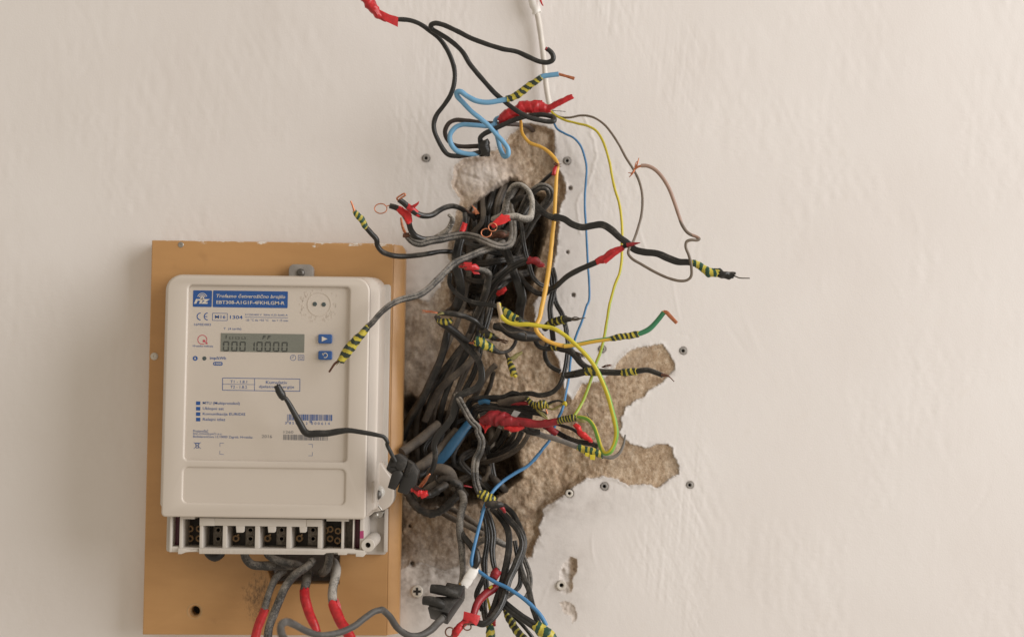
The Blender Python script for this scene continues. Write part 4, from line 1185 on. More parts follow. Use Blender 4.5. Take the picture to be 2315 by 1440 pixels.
w = wire('thick yellow green wire sweeping in a wide arc at the lower right', Z('D', '1050,110,86 1058,180,86 1080,240,87 1140,290,88 1220,310 1330,310,90 1440,325 1540,340,91') + Z('E', '290,260,92 370,310 450,380,94 520,450 580,530,95 630,630 670,730,96 700,840 725,940,98 731,1010 715,1080 685,1132,98 652,1142,96 622,1100,90 600,1030 570,950,82 530,902,78 480,885,75 440,885,73'), (4.6, 5.0, 4.8, 4.6, 5.0, 5.2, 5.4, 5.2, 4.6, 4.0), 'yellow_green_arc', wob=0.3, seg=16)
tube('tan_end', Z('D', '1046,100,86.2 1052,150,86.2 1068,225,86.6 1064,290,86.6'), (4.0, 4.9, 5.2, 3.5), M['cream_tan'], w)

# ---- red sleeved bunch at the lower middle
w = wire('fat red taped cable with striped tape at its right end', Z('D', '1000,1250,48 1080,1200,52 1180,1230,56 1300,1248,60 1400,1265,62 1520,1258,66 1630,1232,69 1720,1218,71 1850,1212,72'), (9, 14, 10, 9, 9, 8.5, 8, 6, 4), 'red_dark', name='cable')
tape(w, Z('P', '235,600,47 300,560,48 400,530,50 520,520,52 620,545,54 720,570,56 800,590,57 930,610,59'), (9, 13, 17, 17, 15, 12.5, 10.5, 9.5), 'red_dark', lump=0.2)
tape(w, Z('P', '650,690,54 760,700,56 900,695,57 995,670,57'), (4, 7.5, 7.5, 4.5), 'red_bright', lump=0.25)
tape(w, Z('P', '1215,640,62 1330,625,64 1450,605,66 1620,575,69'), (7, 8.6, 8.4, 7.6), 'red_dark', lump=0.1)
tape(w, Z('P', '1620,570,69.5 1720,545,71 1850,520,73 1960,530,74'), (7.5, 8.0, 8.4, 6.5), 'stripe_thin', pitch=6, lump=0.2)
tape(w, Z('P', '1940,530,74 2040,565,73 2110,580,72'), (5, 4.5, 2.5), 'olive', lump=0.2, name='bare_core')
multi_tube('thread', [(Z('P', '2130,420,76 2160,480,76 2190,560,75'), (0.9, 1.4)), (Z('P', '2150,545,75 2190,565,75'), (1.6, 1.0))], M['strand_grey'], w)
multi_tube('red_threads', [(Z('P', '50,600,48 150,625,48 260,615,48 400,625,50'), (1.2, 4.0)), (Z('P', '60,605,47 170,630,47 300,650,48'), (1.0, 3.5)), (Z('P', '380,630,50 320,700,49 290,790,48'), (5.5, 1.2)), (Z('P', '250,650,48 290,720,48 300,760,48'), (3.5, 1.5))], M['red_bright'], w, 8)
w = wire('grey cable under the red tape with striped tape and a bent bare end', Z('P', '1000,720,40 1100,770,42 1240,800,46 1350,840,49') + Z('E', '300,1040,54 400,1075,58 470,1100,62 550,1130,64 630,1156,66 700,1170,68 750,1140,70 780,1080,72 795,1010,74'), (7, 6.6, 6, 6, 6, 5.5, 4.4, 3.4, 1.8), 'grey', name='cable')
tape(w, Z('E', '460,1098,61.6 520,1120,63.4 580,1136,65 636,1156,66.2'), (7.8, 9.2, 9.0, 7.8), 'stripe_green', pitch=13)
patch('tape_flap', Z('E', '510,1135,70 538,1140,70 540,1168,70 508,1160,70'), M['yellow_green'], w, 0.6, 0.4)
patch('tape_flap', Z('E', '545,1150,71 580,1152,71 580,1188,71 545,1186,71'), M['yellow_green'], w, 0.6, 0.4)
tape(w, Z('P', '980,690,46 1100,740,48 1200,770,49 1280,770,50'), (9, 10, 8.5, 6), 'black', lump=0.25, name='black_wrap')
w = wire('black wire under the red sleeve ending in lumpy red tape', Z('E', '280,930,38 340,942,42 400,962,46 450,990,50 490,1030,53'), (4.2, 4.0, 3.6), 'black')
tape(w, Z('E', '440,935,52 465,975,54 505,1020,56 560,1058,58'), (4.5, 6.5, 6.0, 3.5), 'red_bright', lump=0.5, pitch=9)
bare(w, Z('E', '448,925,51 438,940,51.5'), 4.0, 'pinkish', name='pale_tip')
wire('black flat cable beside the grey cable at lower right', Z('E', '220,950,30 300,985,36 390,1035,44 470,1062,50 560,1075,54 600,1095,56'), 6.0, 'black', 'twin')
w = wire('short red cable end under the red sleeve', Z('P', '1380,600,44 1430,680,45 1500,740,46 1590,810,46'), (7, 7.5, 8, 7.5), 'red_dark', name='cable')
w = wire('frayed wire with ragged yellow black tape above the red sleeve', Z('P', '1040,130,44 1090,210,46 1180,290,48 1280,300,50 1400,290,52 1520,225,54 1640,205,55 1730,250,56'), (4, 6, 6, 6, 5, 3, 2.4, 2), 'black')
tape(w, Z('P', '1050,150,45 1110,230,47 1190,290,48 1240,330,49'), (4.5, 6.5, 7, 5), 'stripe_thin', pitch=7, lump=0.4)
tape(w, Z('P', '1190,290,49 1280,290,51 1360,280,52 1430,300,53'), (8, 10, 10, 6), 'stripe_black', pitch=7, lump=0.4)
multi_tube('loose_fibres', [(Z('P', '1400,330,51 1520,360,52 1640,300,54 1730,250,56'), (2.2, 3)), (Z('P', '1430,290,53 1560,215,54 1700,205,55 1740,240,56'), (3.0, 1.6)), (Z('P', '1230,370,48 1330,470,48 1440,560,47'), (3, 1.8)), (Z('P', '1250,400,48 1350,440,48 1420,520,47'), (2.5, 1.4))], M['olive'], w, 8)
tape(w, Z('P', '1715,235,57 1735,265,57 1725,285,57'), (4, 5.2, 4), 'yellow_green', name='yellow_tip', lump=0.2)
bare(w, Z('P', '1395,360,53 1420,440,53'), 1.8)
w = wire('dusty cut cable with a dark red core lying over the masonry', Z('P', '560,240,28 700,230,32 850,190,38 1040,150,44'), (9, 10, 8, 5.5), 'taupe', name='cable')
tape(w, Z('P', '700,262,34 860,245,38 1070,255,43'), (3.5, 5.5, 3.8), 'red_dark', name='core')
patch('grey_label', Z('P', '760,470,58 820,375,56 938,412,56 860,510,58'), M['grey'], w, 0.5, 0.4)

# ---- long cables leaving the opening at the upper middle
w = wire('black flat cable running right to striped tape and one bare strand', Z('B', '1440,330,-20 1560,260,10 1640,260,40 1690,290,55 1740,350,60 1820,410,66 1900,432,70') + Z('C', '290,845,74 360,862 420,900,78 490,920 560,908 630,902,82 690,935 750,990,84 810,1035 860,1078,84 930,1097 1020,1108,88 1100,1140 1170,1165 1240,1168,90 1300,1185,91'), (7, 6.5, 7, 7.6, 7.6, 8.2, 7.8, 7.8, 8, 6.5), 'black', 'triple', name='cable')
tape(w, Z('C', '1262,1168,90.5 1320,1195,91 1380,1232,92 1450,1246,92'), (6, 9.5, 11, 9.5), 'stripe_green', pitch=15, lump=0.25)
tape(w, Z('C', '1432,1240,92 1480,1252,92 1520,1258,92 1556,1262,92'), (9, 10, 8, 8.5), 'black', lump=0.3, ragged=0.8, name='sheath_end')
bare(w, Z('C', '1548,1258,92 1580,1270,93 1600,1278,93 1675,1281,94'), (1.6, 1.4, 1.2), 'strand_grey', name='bare_strand')
w = wire('black wire rising right with red tape pointing at the flat cable', Z('B', '1560,900,30 1600,965,40 1650,1020,48 1720,1070,54 1790,1075,60 1830,1040,64') + Z('C', '300,1340,68 380,1270,72 470,1220 560,1180,78 650,1140,80 740,1080,82 800,1050,82 850,1042,83'), (6.5, 6.4, 6.4, 6.2, 6.4, 6.4, 5.4, 4.5), 'black')
tape(w, Z('C', '592,1166,79 650,1138,80.5 710,1100,81.6 775,1062,82.4'), (7.2, 9, 9, 6), 'red', lump=0.22)
patch('tape_flap', Z('C', '640,1155,86 655,1180,86 770,1085,86 775,1048,85'), M['red'], w, 0.5, 0.8)
bare(w, Z('C', '805,1048,86 850,1038,87 900,1030,88'), (5.5, 4, 0.8), 'red_dark', name='tape_point')
w = wire('dusty flat cable running down left across the meter to striped tape and bare copper', Z('B', '1440,640,35 1360,675,50 1250,712,60 1130,762,66 1020,812,72 940,882,78 860,962,84 780,1040,88 700,1090,92 620,1112,95 540,1132,98 450,1182,101 370,1252,103 310,1322,104') + Z('O', '829,741,104 800,775,104 772,812,103'), (8, 8, 8, 7.8, 7.4, 7.2, 6.6, 6.4, 6.2, 6.0), 'dusty', 'twin', name='cable', flat=0.75)
tape(w, Z('O', '832,738,104.4 812,762,104.4 790,788,104 768,818,103.4'), (7, 10, 12, 8.5), 'stripe_black', pitch=17)
bare(w, Z('O', '769,814,103.4 757,822,102 750,832,101 744,841,100'), (3.2, 2.6, 2.2), 'copper_dark')
multi_tube('tape_shreds', [(Z('O', '768,816,104 764,822,103 760,826,103'), (1.2, .6)), (Z('O', '772,814,105 768,824,104'), (1, .5))], M['olive'], w)
w = wire('black wire curving left above the board to green striped tape', Z('B', '1090,740,20 1010,722,30 900,717,38 800,732,44 700,747 580,757,50 470,745,54 390,712,56 352,662,58 345,612,60 300,560,62 252,505,64'), (5.2, 5.4, 5.8, 5.8, 6, 5.8), 'black')
tape(w, Z('B', '258,512,64 225,455,65 190,410,66 155,372,67'), (6.5, 7.5, 7.6, 5.5), 'stripe_green', pitch=12)
bare(w, Z('B', '158,376,67 145,335,68 125,283,69'), (3.0, 2.2, 1.8))
w = wire('black taped wire ending in an open copper loop above the board', Z('B', '458,325,74 495,335,74 535,352,74 590,410,72 622,470,70 640,530,66 680,582,62 760,608,58 850,600,52 960,585,44 1080,560,30'), (6.2, 6.6, 6.5, 6.0, 6.0, 6.5, 6.5), 'black')
tape(w, Z('B', '532,345,74.4 570,375,74 605,410,73 630,470,71'), (6.6, 8.2, 9.5, 7), 'red_bright', lump=0.3)
patch('tape_flap', Z('B', '560,330,77 650,405,76 620,475,75 590,430,76'), M['red_bright'], w, 0.5, 0.8)
ring(w, 760 + 382 / 3.789, 380 + 348 / 3.789, 14, 11, 75, 1.25, tilt=-0.3, tail=Z('B', '440,325,75 465,320,74.5'))
w = wire('dusty cable curving left with a folded bare copper end', Z('B', '612,588,60 660,632,60 720,648,60 800,628,58 900,612,56 1000,590,52 1080,578,52 1160,588,56 1250,618,60 1340,657,62 1430,675,60 1490,650,56 1515,580,48 1512,480,36 1500,400,20 1480,300,-10'), (7.5, 8.5, 8.6, 8.2, 8.6, 8.0, 8.6, 8.6, 8), 'dusty', 'twin', name='cable', flat=0.75)
bare(w, Z('B', '630,590,60.5 595,560,61 565,490,62 555,425,63'), (2.6, 3.4, 3.0, 2.2))
tape(w, Z('B', '625,572,61 600,580,61 575,580,61'), (6, 6.5, 5), 'copper_dark', name='cut_end', lump=0.3)
w = wire('black wire with red tape and a bent copper tip, uppermost on the left', Z('B', '540,270,82 580,300,81 620,335,80 700,395,78 760,412,74 820,402,70 880,365,64 930,340,58 1000,326,48 1070,348,36 1130,392,20 1210,425,-5'), (6.6, 6.8, 6.4, 6, 6, 6, 6), 'black')
tape(w, Z('B', '610,325,80.4 650,360,79.4 690,385,78.4 715,410,77'), (7.2, 7.8, 7.0, 5.8), 'red', lump=0.25)
patch('tape_flap', Z('B', '640,325,83 690,300,84 712,282,84 705,310,84 670,345,83'), M['red'], w, 0.5, 0.5)
bare(w, Z('B', '530,278,82 520,262,83 545,240,84 585,220,85 592,232,85 560,255,84 540,272,83'), 2.0, name='copper_loop')
wire('pale frayed cable end standing up between the red taped wires', Z('B', '965,395,58 995,430,58 985,480,56 950,530,54 900,570,52 850,595,50'), (4.5, 6, 6.4, 6, 5.5), 'very_dusty', wob=1.5, ridge=0.22, pitch=6, name='cable')
w = wire('pale dusty loop of cable ending in red tape and copper rings', Z('N', '760,640,30 900,560,40 960,330,46 1000,210,50 1060,130,54 1160,125,58 1260,190,62 1320,310,66 1330,430,68 1320,530,70 1290,610,72 1200,625,74 1080,590,74 960,600,74 900,620,74'), (8.0, 7.8, 7.2, 6.4, 6, 5.8, 6, 9, 8.6, 7), 'very_dusty', name='cable')
tape(w, Z('N', '1000,610,75 930,610,75 850,640,76 770,700,77 740,735,77'), (7.4, 8.6, 8.2, 8.0, 6.5), 'red_bright', lump=0.25)
patch('tape_flap', Z('N', '880,545,79 1000,640,79 930,690,80 830,720,80 740,690,80'), M['red_bright'], w, 0.5, 1.0)
ring(w, 1000 + 650 / 6.546, 400 + 830 / 6.546, 11.5, 9.5, 80, 1.3, tilt=-0.2)
ring(w, 1000 + 745 / 6.546, 400 + 745 / 6.546, 9.5, 9.0, 80, 1.2, tilt=0.5)
wire('dark looped flat cable behind the yellow wire at the top of the opening', Z('N', '1150,560,20 1230,380,34 1330,230,44 1450,150,48 1560,170,48 1600,270,44 1550,380,40 1440,500,36 1340,640,30 1240,820,24 1150,960,16 1080,1100,5 1040,1260,-10'), (7, 8.5, 9, 9.5, 9.5, 9.5, 9, 8), 'dusty', 'twin', name='cable', flat=0.8)
wire('black wire slanting behind the yellow wire above the dark loop', Z('B', '1880,20,40 1800,90,30 1720,170,18 1640,270,2 1590,380,-20'), (4.5, 5, 5.2), 'black')
w = wire('dusty wire bent over with a ragged red taped end in the middle', Z('N', '420,1330,66 480,1360,66 560,1375,64 640,1400,62 690,1450,58') + Z('B', '1300,960,54 1285,1050,48 1250,1150,40 1200,1260,30 1150,1400,15'), (5, 7, 8, 8, 7.6, 7.2, 7), 'dusty')
tape(w, Z('N', '250,1310,67 330,1310,67 400,1330,67 500,1360,66 540,1380,65'), (5.5, 8, 8.6, 8, 6), 'red', lump=0.4)
patch('tape_flap', Z('N', '320,1262,70 440,1265,70 425,1320,70 300,1330,70'), M['red'], w, 0.5, 0.5)
patch('tape_flap', Z('N', '420,1380,66 470,1440,66 560,1440,65 520,1400,65'), M['red'], w, 0.5, 0.5)
ring(w, 1000 + 300 / 6.546, 400 + 1325 / 6.546, 10, 4.2, 69, 1.0, 'copper_dark')
w = wire('black flat cable arching right to a dark red taped end beside the yellow wire', Z('B', '1200,1300,10 1260,1160,26 1310,1060,38 1390,950,46 1480,872,52 1560,822,56 1650,792,58 1700,795,60 1750,825,60'), (8, 8, 8, 7.8, 7.6, 7.4, 6), 'black', 'twin', name='cable', flat=0.8)
tape(w, Z('B', '1648,790,58.4 1700,798,60.4 1745,820,60.4 1780,838,60'), (8, 9.2, 8.2, 5), 'red_dark', lump=0.3)
frayed(w, (760 + 1760 / 3.789, 380 + 830 / 3.789, 60), (760 + 1785 / 3.789, 380 + 845 / 3.789, 60), 5, 2.0)
w = wire('short black wire stub with a red tape patch at upper left of the opening', Z('N', '330,540,40 340,620,42 330,720,44 310,800,46'), (5.5, 6, 6.4, 6), 'black')
tape(w, Z('N', '335,690,45 315,750,46 290,815,47'), (6.6, 7.2, 6.0), 'red_bright', lump=0.2)
w = wire('dark cable stub with a scrap of red tape deep in the middle of the opening', Z('B', '1350,1080,5 1400,1050,15 1450,1035,20'), (5, 5, 4), 'black')
tape(w, Z('B', '1385,1080,18 1420,1055,22 1455,1030,22'), (6, 5.5, 4.5), 'red_bright', lump=0.3)
w = wire('dark cable stub with torn copper coloured foil at the top of the opening', Z('N', '470,620,0 500,560,8 520,520,14'), (5, 4, 3), 'soot')
patch('foil', Z('N', '430,410,20 500,470,20 550,545,20 490,560,20 430,530,18 480,480,20'), M['copper'], w, 0.4, 1.0)

# ---- flat cables hanging in and over the opening
BUN = 'flat cables hanging in the wall opening'
wire('broad dark flat cable down the left edge of the opening', Z('B', '1120,420,20 1080,560,34 1045,680,38 1030,820,40 1058,960,38 1062,1080,34 1020,1200,26 960,1240,14'), (9, 10, 11, 11, 11, 10), 'black', 'triple', name='cable', group=BUN)
wire('dark flat cable crossing low from the left edge to the middle', Z('B', '975,900,32 972,990,36 1020,1062,42 1100,1122,46 1200,1156,50 1300,1170,52 1400,1192,52 1460,1230,44'), 5.2, 'black', 'twin', name='cable', group=BUN)
wire('broad ridged flat cable descending right of the middle of the opening', Z('B', '1380,640,30 1440,700,34 1490,790,38 1520,900,40 1560,1000,42 1590,1100,42 1575,1200,38 1570,1300,30'), (9, 10, 10.5, 11, 10), 'black', 'triple', name='cable', group=BUN)
wire('thin black cable hanging right of the broad ridged one', Z('B', '1580,460,26 1592,520,34 1602,620,40 1620,720,42 1650,830,44 1685,930,46 1740,990,46 1810,1025,42 1850,1080,30'), 5.2, 'black', 'twin', name='cable', group=BUN)
wire('black cable behind the yellow wire going down to the striped stub', Z('B', '1850,860,30 1875,980,34 1852,1100,34 1832,1200,34 1842,1330,32 1860,1480,26'), (6.4, 6.6, 6.2), 'black', 'twin', name='cable', group=BUN)
wire('black cable right of the yellow wire bending down to the right', Z('B', '1835,900,20 1880,1150,24 1935,1255,26 1975,1400,28') + Z('D', '1690,340,30 1710,470,32 1705,600,34 1680,760,38 1640,880,40 1560,962,40 1440,990,40 1350,972,38 1250,982,34 1120,1002,26'), (6, 5.8, 5.4, 5.2, 5.4, 5.6, 6), 'black', 'twin', name='cable', group=BUN)
wire('dark cable looping round the lower right of the opening', Z('D', '1340,400,34 1390,450,38 1430,520,42 1510,545,42 1600,535,42 1690,560,38'), 5.6, 'black', name='cable', group=BUN)
wire('dark cable with a tight bend above the masonry', Z('D', '1520,480,22 1492,560,26 1500,640,30 1545,712,32 1640,765,34'), 5.2, 'black', name='cable', group=BUN)
w = wire('thick black cut cable end with a torn skin in the middle of the tangle', Z('D', '1470,435,52 1380,430,54 1280,420,56 1180,390,58 1090,340,58 1010,330,54'), (8, 11, 13, 14, 12, 8), 'soot', name='cable')
multi_tube('torn_skin', [(Z('D', '1060,300,66 1120,380,68 1220,385,68 1300,390,67 1310,455,66'), (1.8, 1.4)), (Z('D', '1080,330,68 1160,390,69 1290,385,68 1320,410,67'), (1.4, 1.2))], M['taupe'], w, 8)
w = wire('striped cable stub under the start of the yellow green arc', Z('D', '1090,170,60 1150,225,64 1260,285,66 1330,320,60'), (8, 9, 9, 8), 'black', name='cable')
tape(w, Z('D', '1090,175,60.4 1140,215,64 1200,255,66 1262,285,66.4'), (8, 10, 10, 8), 'stripe_green', pitch=14)
w = wire('striped stub pointing right with bare strands beside the yellow wire', Z('D', '1490,350,44 1540,305,50 1600,285,54 1680,265,58 1745,265,60'), (8, 8.6, 8.8, 7.5, 4.5), 'black')
tape(w, Z('D', '1520,320,49 1580,290,53 1640,272,56 1685,265,58.4'), (8.5, 9.6, 9.6, 9), 'stripe_thin', pitch=11)
bare(w, Z('D', '1740,265,60 1800,258,61 1880,248,62'), (3.2, 1.8, 0.8), 'strand_grey', name='bare_strand')
multi_tube('loose_strand', [(Z('D', '1735,262,60 1780,240,62 1820,250,62'), (1.6, .8)), (Z('D', '1735,270,60 1790,272,60 1850,252,60'), (1.4, .8))], M['strand_grey'], w)
w = wire('frayed black wire with copper whiskers beside the board', Z('D', '470,205,62 530,205,62 640,215,62 740,238,60 830,285,58 890,345,54 930,390,48 1000,440,40'), (4, 6, 6.2, 6, 5.4, 5), 'black')
frayed(w, (880 + 480 / 4.236, 660 + 205 / 4.236, 62), (880 + 330 / 4.236, 660 + 188 / 4.236, 63), 7, 4.5, 0.8)
frayed(w, (880 + 530 / 4.236, 660 + 200 / 4.236, 63), (880 + 470 / 4.236, 660 + 215 / 4.236, 64), 8, 5, 0.9, 'olive', 'frayed_tape')
w = wire('black cable with thin striped tape lying under the frayed wire', Z('D', '450,230,50 490,290,52 560,330,52 640,390,48 740,470,42 800,510,36'), (6, 8, 8, 7, 6), 'soot', name='cable')
tape(w, Z('D', '470,275,55 520,285,57 560,285,57 600,270,56'), (5.5, 7.5, 7.5, 5), 'stripe_black', pitch=9)
w = wire('thick green striped stub with red copper whiskers in the middle of the tangle', Z('D', '820,470,66 880,490,66 960,530,64 1060,580,58 1150,560,50 1205,490,42 1215,440,36'), (9, 10, 9, 4.6, 4, 4, 4), 'black', name='cable')
tape(w, Z('D', '825,468,66.4 870,482,66.4 920,508,65.6 985,542,63.4'), (10.5, 11.6, 11.2, 9), 'stripe_green', pitch=12)
frayed(w, (880 + 830 / 4.236, 660 + 480 / 4.236, 66), (880 + 785 / 4.236, 660 + 490 / 4.236, 67), 9, 6, 1.1)
w = wire('dark striped cable stub with reddish strands right of the green striped one', Z('D', '880,370,50 920,390,54 990,435,54 1050,460,50'), (7, 8, 7, 4), 'soot', name='cable')
tape(w, Z('D', '890,375,51 940,405,54.6 1010,445,53'), (7.5, 9, 7), 'stripe_thin', pitch=12)
frayed(w, (880 + 1000 / 4.236, 660 + 450 / 4.236, 53), (880 + 1130 / 4.236, 660 + 485 / 4.236, 54), 6, 4, 0.9, 'copper_dark')
w = wire('small yellow striped wire end hanging over the masonry', Z('D', '1120,600,26 1145,650,30 1175,730,34 1192,800,36'), (3.5, 5, 6, 5), 'black')
tape(w, Z('D', '1145,650,30.4 1172,720,34.4 1195,795,36.4'), (5.5, 7.4, 7.4), 'stripe_black', pitch=12)
bare(w, Z('D', '1165,800,36 1180,790,36.5 1200,795,36.5 1215,815,36'), 4.0, 'yellow_green', name='yellow_tip')
tape(w, Z('D', '1150,645,28 1210,620,26 1270,575,24'), (4, 5, 3), 'olive', lump=0.4, name='torn_paper')
w = wire('black cable at the right with two bands of striped tape and a copper end', Z('D', '1690,800,44 1780,785,48 1864,765,52') + Z('E', '450,580,58 540,560,62 640,566,66 780,570,70 880,560,74 950,552 1010,570,78 1062,592,80'), (7.5, 8.4, 8, 7.4, 7.4, 6.6, 6.2, 5.8), 'black', name='cable')
tape(w, Z('E', '515,565,61.4 560,560,63.4 600,565,65'), (10, 10.5, 9.5), 'stripe_black', pitch=14, lump=0.22)
tape(w, Z('E', '772,570,70.4 820,568,72.4 872,562,74.2'), (8.2, 8.6, 8), 'stripe_black', pitch=12)
bare(w, Z('E', '1050,588,80.2 1075,590,81 1100,596,82 1140,634,83'), (4.4, 3.4, 1.2, 1.0), 'copper_dark')
frayed(w, (1160 + 630 / 3.131, 660 + 530 / 3.131, 66), (1160 + 690 / 3.131, 660 + 520 / 3.131, 68), 6, 4, 0.9, 'copper_dark')
w = wire('knotted black cable with frayed strands under the yellow arc', Z('E', '260,375,44 330,400,50 390,410,54 440,450,56 480,500,58 530,535,60 600,545,62'), (6, 7, 9, 8, 7, 7, 6), 'black', name='cable')
frayed(w, (1160 + 440 / 3.131, 660 + 425 / 3.131, 56), (1160 + 500 / 3.131, 660 + 452 / 3.131, 58), 9, 5, 1.0, 'strand_grey', 'bare_strands')
tape(w, Z('E', '280,388,46 320,400,49.4'), (6.5, 7), 'stripe_black', pitch=14)

# ---- left and lower part of the tangle
w = wire('ridged cable snaking down to a frayed copper end above the red tape', Z('D', '560,350,34 680,450,40 740,530,44 810,600,48 862,680,52 886,770,54 880,850,54 830,922,54 740,962,54 662,1002,54 632,1080,54 600,1200,54 530,1300,54') + Z('F', '640,100,54 600,200,54 612,290,54 590,400,54 540,500,52 490,580,50'), (7, 7.2, 7.6, 8, 8, 7.6, 7.4, 7, 6, 4.5), 'black', 'triple', name='cable')
frayed(w, (840 + 560 / 4.236, 960 + 470 / 4.236, 55), (840 + 460 / 4.236, 960 + 605 / 4.236, 52), 9, 4, 1.1)
w = wire('dusty cable hanging down the middle to striped tape and a black capped end', Z('D', '640,980,50 680,1050,56 735,1150,60 785,1235,62 850,1300,62') + Z('F', '1020,70,62 1052,150,62 1042,250,62 1002,330,62 990,430,62 1000,550,62 1040,650,62 1110,700,62 1180,740,62'), (7.2, 7.6, 8.4, 8.8, 8.6, 8.4, 8, 8), 'dusty', 'twin', name='cable', flat=0.8)
tape(w, Z('F', '1035,650,62.6 1085,680,62.8 1130,705,62.8 1190,730,62.6'), (9.5, 11.5, 11.5, 9), 'stripe_black', pitch=9)
tape(w, Z('F', '1100,765,64 1160,760,65 1220,765,65 1258,770,64'), (9, 10.5, 9, 5), 'soot', lump=0.2, name='black_cap')
bare(w, Z('F', '1095,740,64 1105,790,64'), 3.0, 'copper', name='copper_edge')
tape(w, Z('F', '1235,780,63 1260,810,62 1275,840,61'), (4, 4.5, 3), 'red_dark', name='red_scrap')
wire('thick straight black cable slanting down beside the board', Z('D', '575,330,26 560,380,28 520,550,28 470,700,26 400,850,22 330,1000,16 250,1130,8 170,1260,0 120,1400,-10'), (8, 8.4, 9, 9.5, 10, 10), 'soot', name='cable')
wire('thin dark cable left of the fan of slanting cables', Z('D', '720,500,26 600,640,24 520,735,20 470,810,14 420,900,8'), 5, 'soot', 'twin', name='cable')
wire('ridged cable slanting down left through the middle of the opening', Z('D', '860,580,24 700,740,24 560,860,20 470,950,14 400,1100,6 340,1240,0'), (7.5, 8, 8, 7.5), 'taupe', 'triple', name='cable')
wire('taupe cable end bent down over the masonry', Z('D', '1020,700,26 950,765,24 900,850,20 830,980,12 760,1080,4'), (7, 6.4, 6), 'taupe', name='cable')
wire('short dark cable behind the taupe bent one', Z('D', '1000,760,16 965,900,12 920,1000,6 880,1100,-4'), 5.2, 'soot', name='cable')
wire('thick taupe cable slanting from the meter connector into the opening', Z('F', '640,-10,0 500,110,8 380,200,14 290,265,20'), (10, 11, 11), 'taupe', name='cable')
wire('second thick taupe cable slanting below the first', Z('F', '820,60,-4 640,260,6 520,360,14 400,440,20'), (11, 11.5, 11), 'taupe', name='cable')
wire('broad blue cable lying deep in the lower opening', Z('F', '960,-40,0 900,30,4 800,160,8 710,280,10 620,370,10 560,420,8'), (9, 10.5, 10.5, 10), 'blue_dark', 'flat', name='cable')
wire('thick taupe cable arching out beside the lower part of the board', Z('F', '560,520,20 590,440,26 660,425,30 740,460,30 775,530,26 790,600,20'), (11, 12.5, 12.5, 11), 'taupe', name='cable')
wire('charred ribbed loop of cable right of the small connector', Z('F', '640,540,34 720,520,38 800,550,38 840,590,36 830,660,36 760,740,38 680,810,36 580,850,34 460,810,30 380,720,24 340,640,18'), (8, 9, 9.5, 9.5, 9, 9, 9, 8.5), 'soot', name='cable', ridge=0.12, pitch=6, lump=0.12)
w = wire('charred ribbed cable with bright red tape below the copper whiskers', Z('F', '720,570,42 640,620,46 560,670,48 480,660,50 420,630,48'), (8, 8.4, 8, 7, 5), 'soot', name='cable', ridge=0.14, pitch=5, lump=0.12)
tape(w, Z('K', '720,1110,50 800,1110,51 900,1170,52 1000,1200,52 1090,1190,51'), (4, 6.5, 8, 8.6, 6.5), 'red_bright', pitch=7, ridge=0.12, lump=0.3)
wire('short taupe cable inside the charred loop', Z('F', '490,640,30 560,590,32 620,550,32'), (5.5, 7, 6), 'taupe', name='cable')
w = wire('black cable stub with an orange red core right of the charred loop', Z('F', '760,570,26 800,580,28 850,586,28'), (4, 4, 3), 'soot', name='cable')
bare(w, Z('F', '845,583,28 900,585,28 960,598,26'), (2.2, 2.0, 1.4), 'red_dark', name='orange_core')
w = wire('pale dusty cable dropping straight down to the lower connector', Z('F', '780,600,22 830,640,34 870,670,44 882,740,50 855,850,54 842,1000,56 860,1150,58') + Z('G', '950,560,60 955,700,62 935,820,64 915,860,66'), (7, 8, 8.8, 8.6, 8.4, 7.4, 6.6, 6), 'dusty', name='cable')
wire('dark fork of the dusty cable ending in the white sleeve', Z('F', '842,990,54 880,1060,58 940,1140,62 1000,1220,66 1010,1300,68 985,1370,69'), (6, 6.4, 7.4, 9, 9, 7), 'black', name='cable')
LOW = 'flat cables hanging down below the opening'
wire('taupe cable end lying diagonally low in the opening', Z('F', '620,800,0 740,880,10 900,955,18 1070,1050,22'), (6, 6.6, 6.4), 'taupe', name='cable', group=LOW)
wire('second taupe cable lying just above the diagonal one', Z('F', '700,770,-4 860,860,6 980,940,14 1080,1010,18'), 6.6, 'taupe', name='cable', group=LOW)
wire('dark cable stub crossing behind the hanging cables', Z('F', '960,1180,20 1080,1100,28 1180,1105,30 1280,1150,28 1320,1140,22'), (6, 7, 7.6, 6), 'dusty', name='cable', group=LOW)
wire('leftmost of the dark cables fanning down below the capped end', Z('F', '1060,820,44 1090,900,46 1112,1100,48 1085,1300,50 1080,1440,52') + Z('G', '1100,950,56 1160,1110,60'), (6, 6.6, 6.8, 6.2, 6), 'black', 'twin', name='cable', group=LOW)
w = wire('dark cable from the capped end down to a dark red taped knob', Z('F', '1090,790,50 1140,930,54 1165,1060,56 1155,1220,60 1185,1380,64') + Z('G', '1320,690,66 1300,740,68'), (6.2, 7.4, 7.8, 7.2, 6.4, 6), 'black', 'twin', name='cable', flat=0.75)
tape(w, Z('G', '1325,690,66.5 1295,730,68 1270,770,69'), (9, 12, 9), 'red_dark', lump=0.25)
w = wire('dark cable falling through the fan to a green striped end at the bottom edge', Z('G', '1160,560,30 1185,720,40 1205,900,46 1175,1050,50 1195,1200,56 1235,1290,60 1245,1420,62'), (6.4, 6.6, 7, 7.4, 7, 8), 'black', 'twin', name='cable', flat=0.8)
tape(w, Z('G', '1235,1265,60 1245,1330,61.6 1250,1440,63'), (8, 10.5, 10.5), 'stripe_green', pitch=17)
tape(w, Z('G', '1290,1190,56 1275,1230,57 1280,1270,58'), (3, 5, 4), 'red', name='red_scrap', lump=0.3)
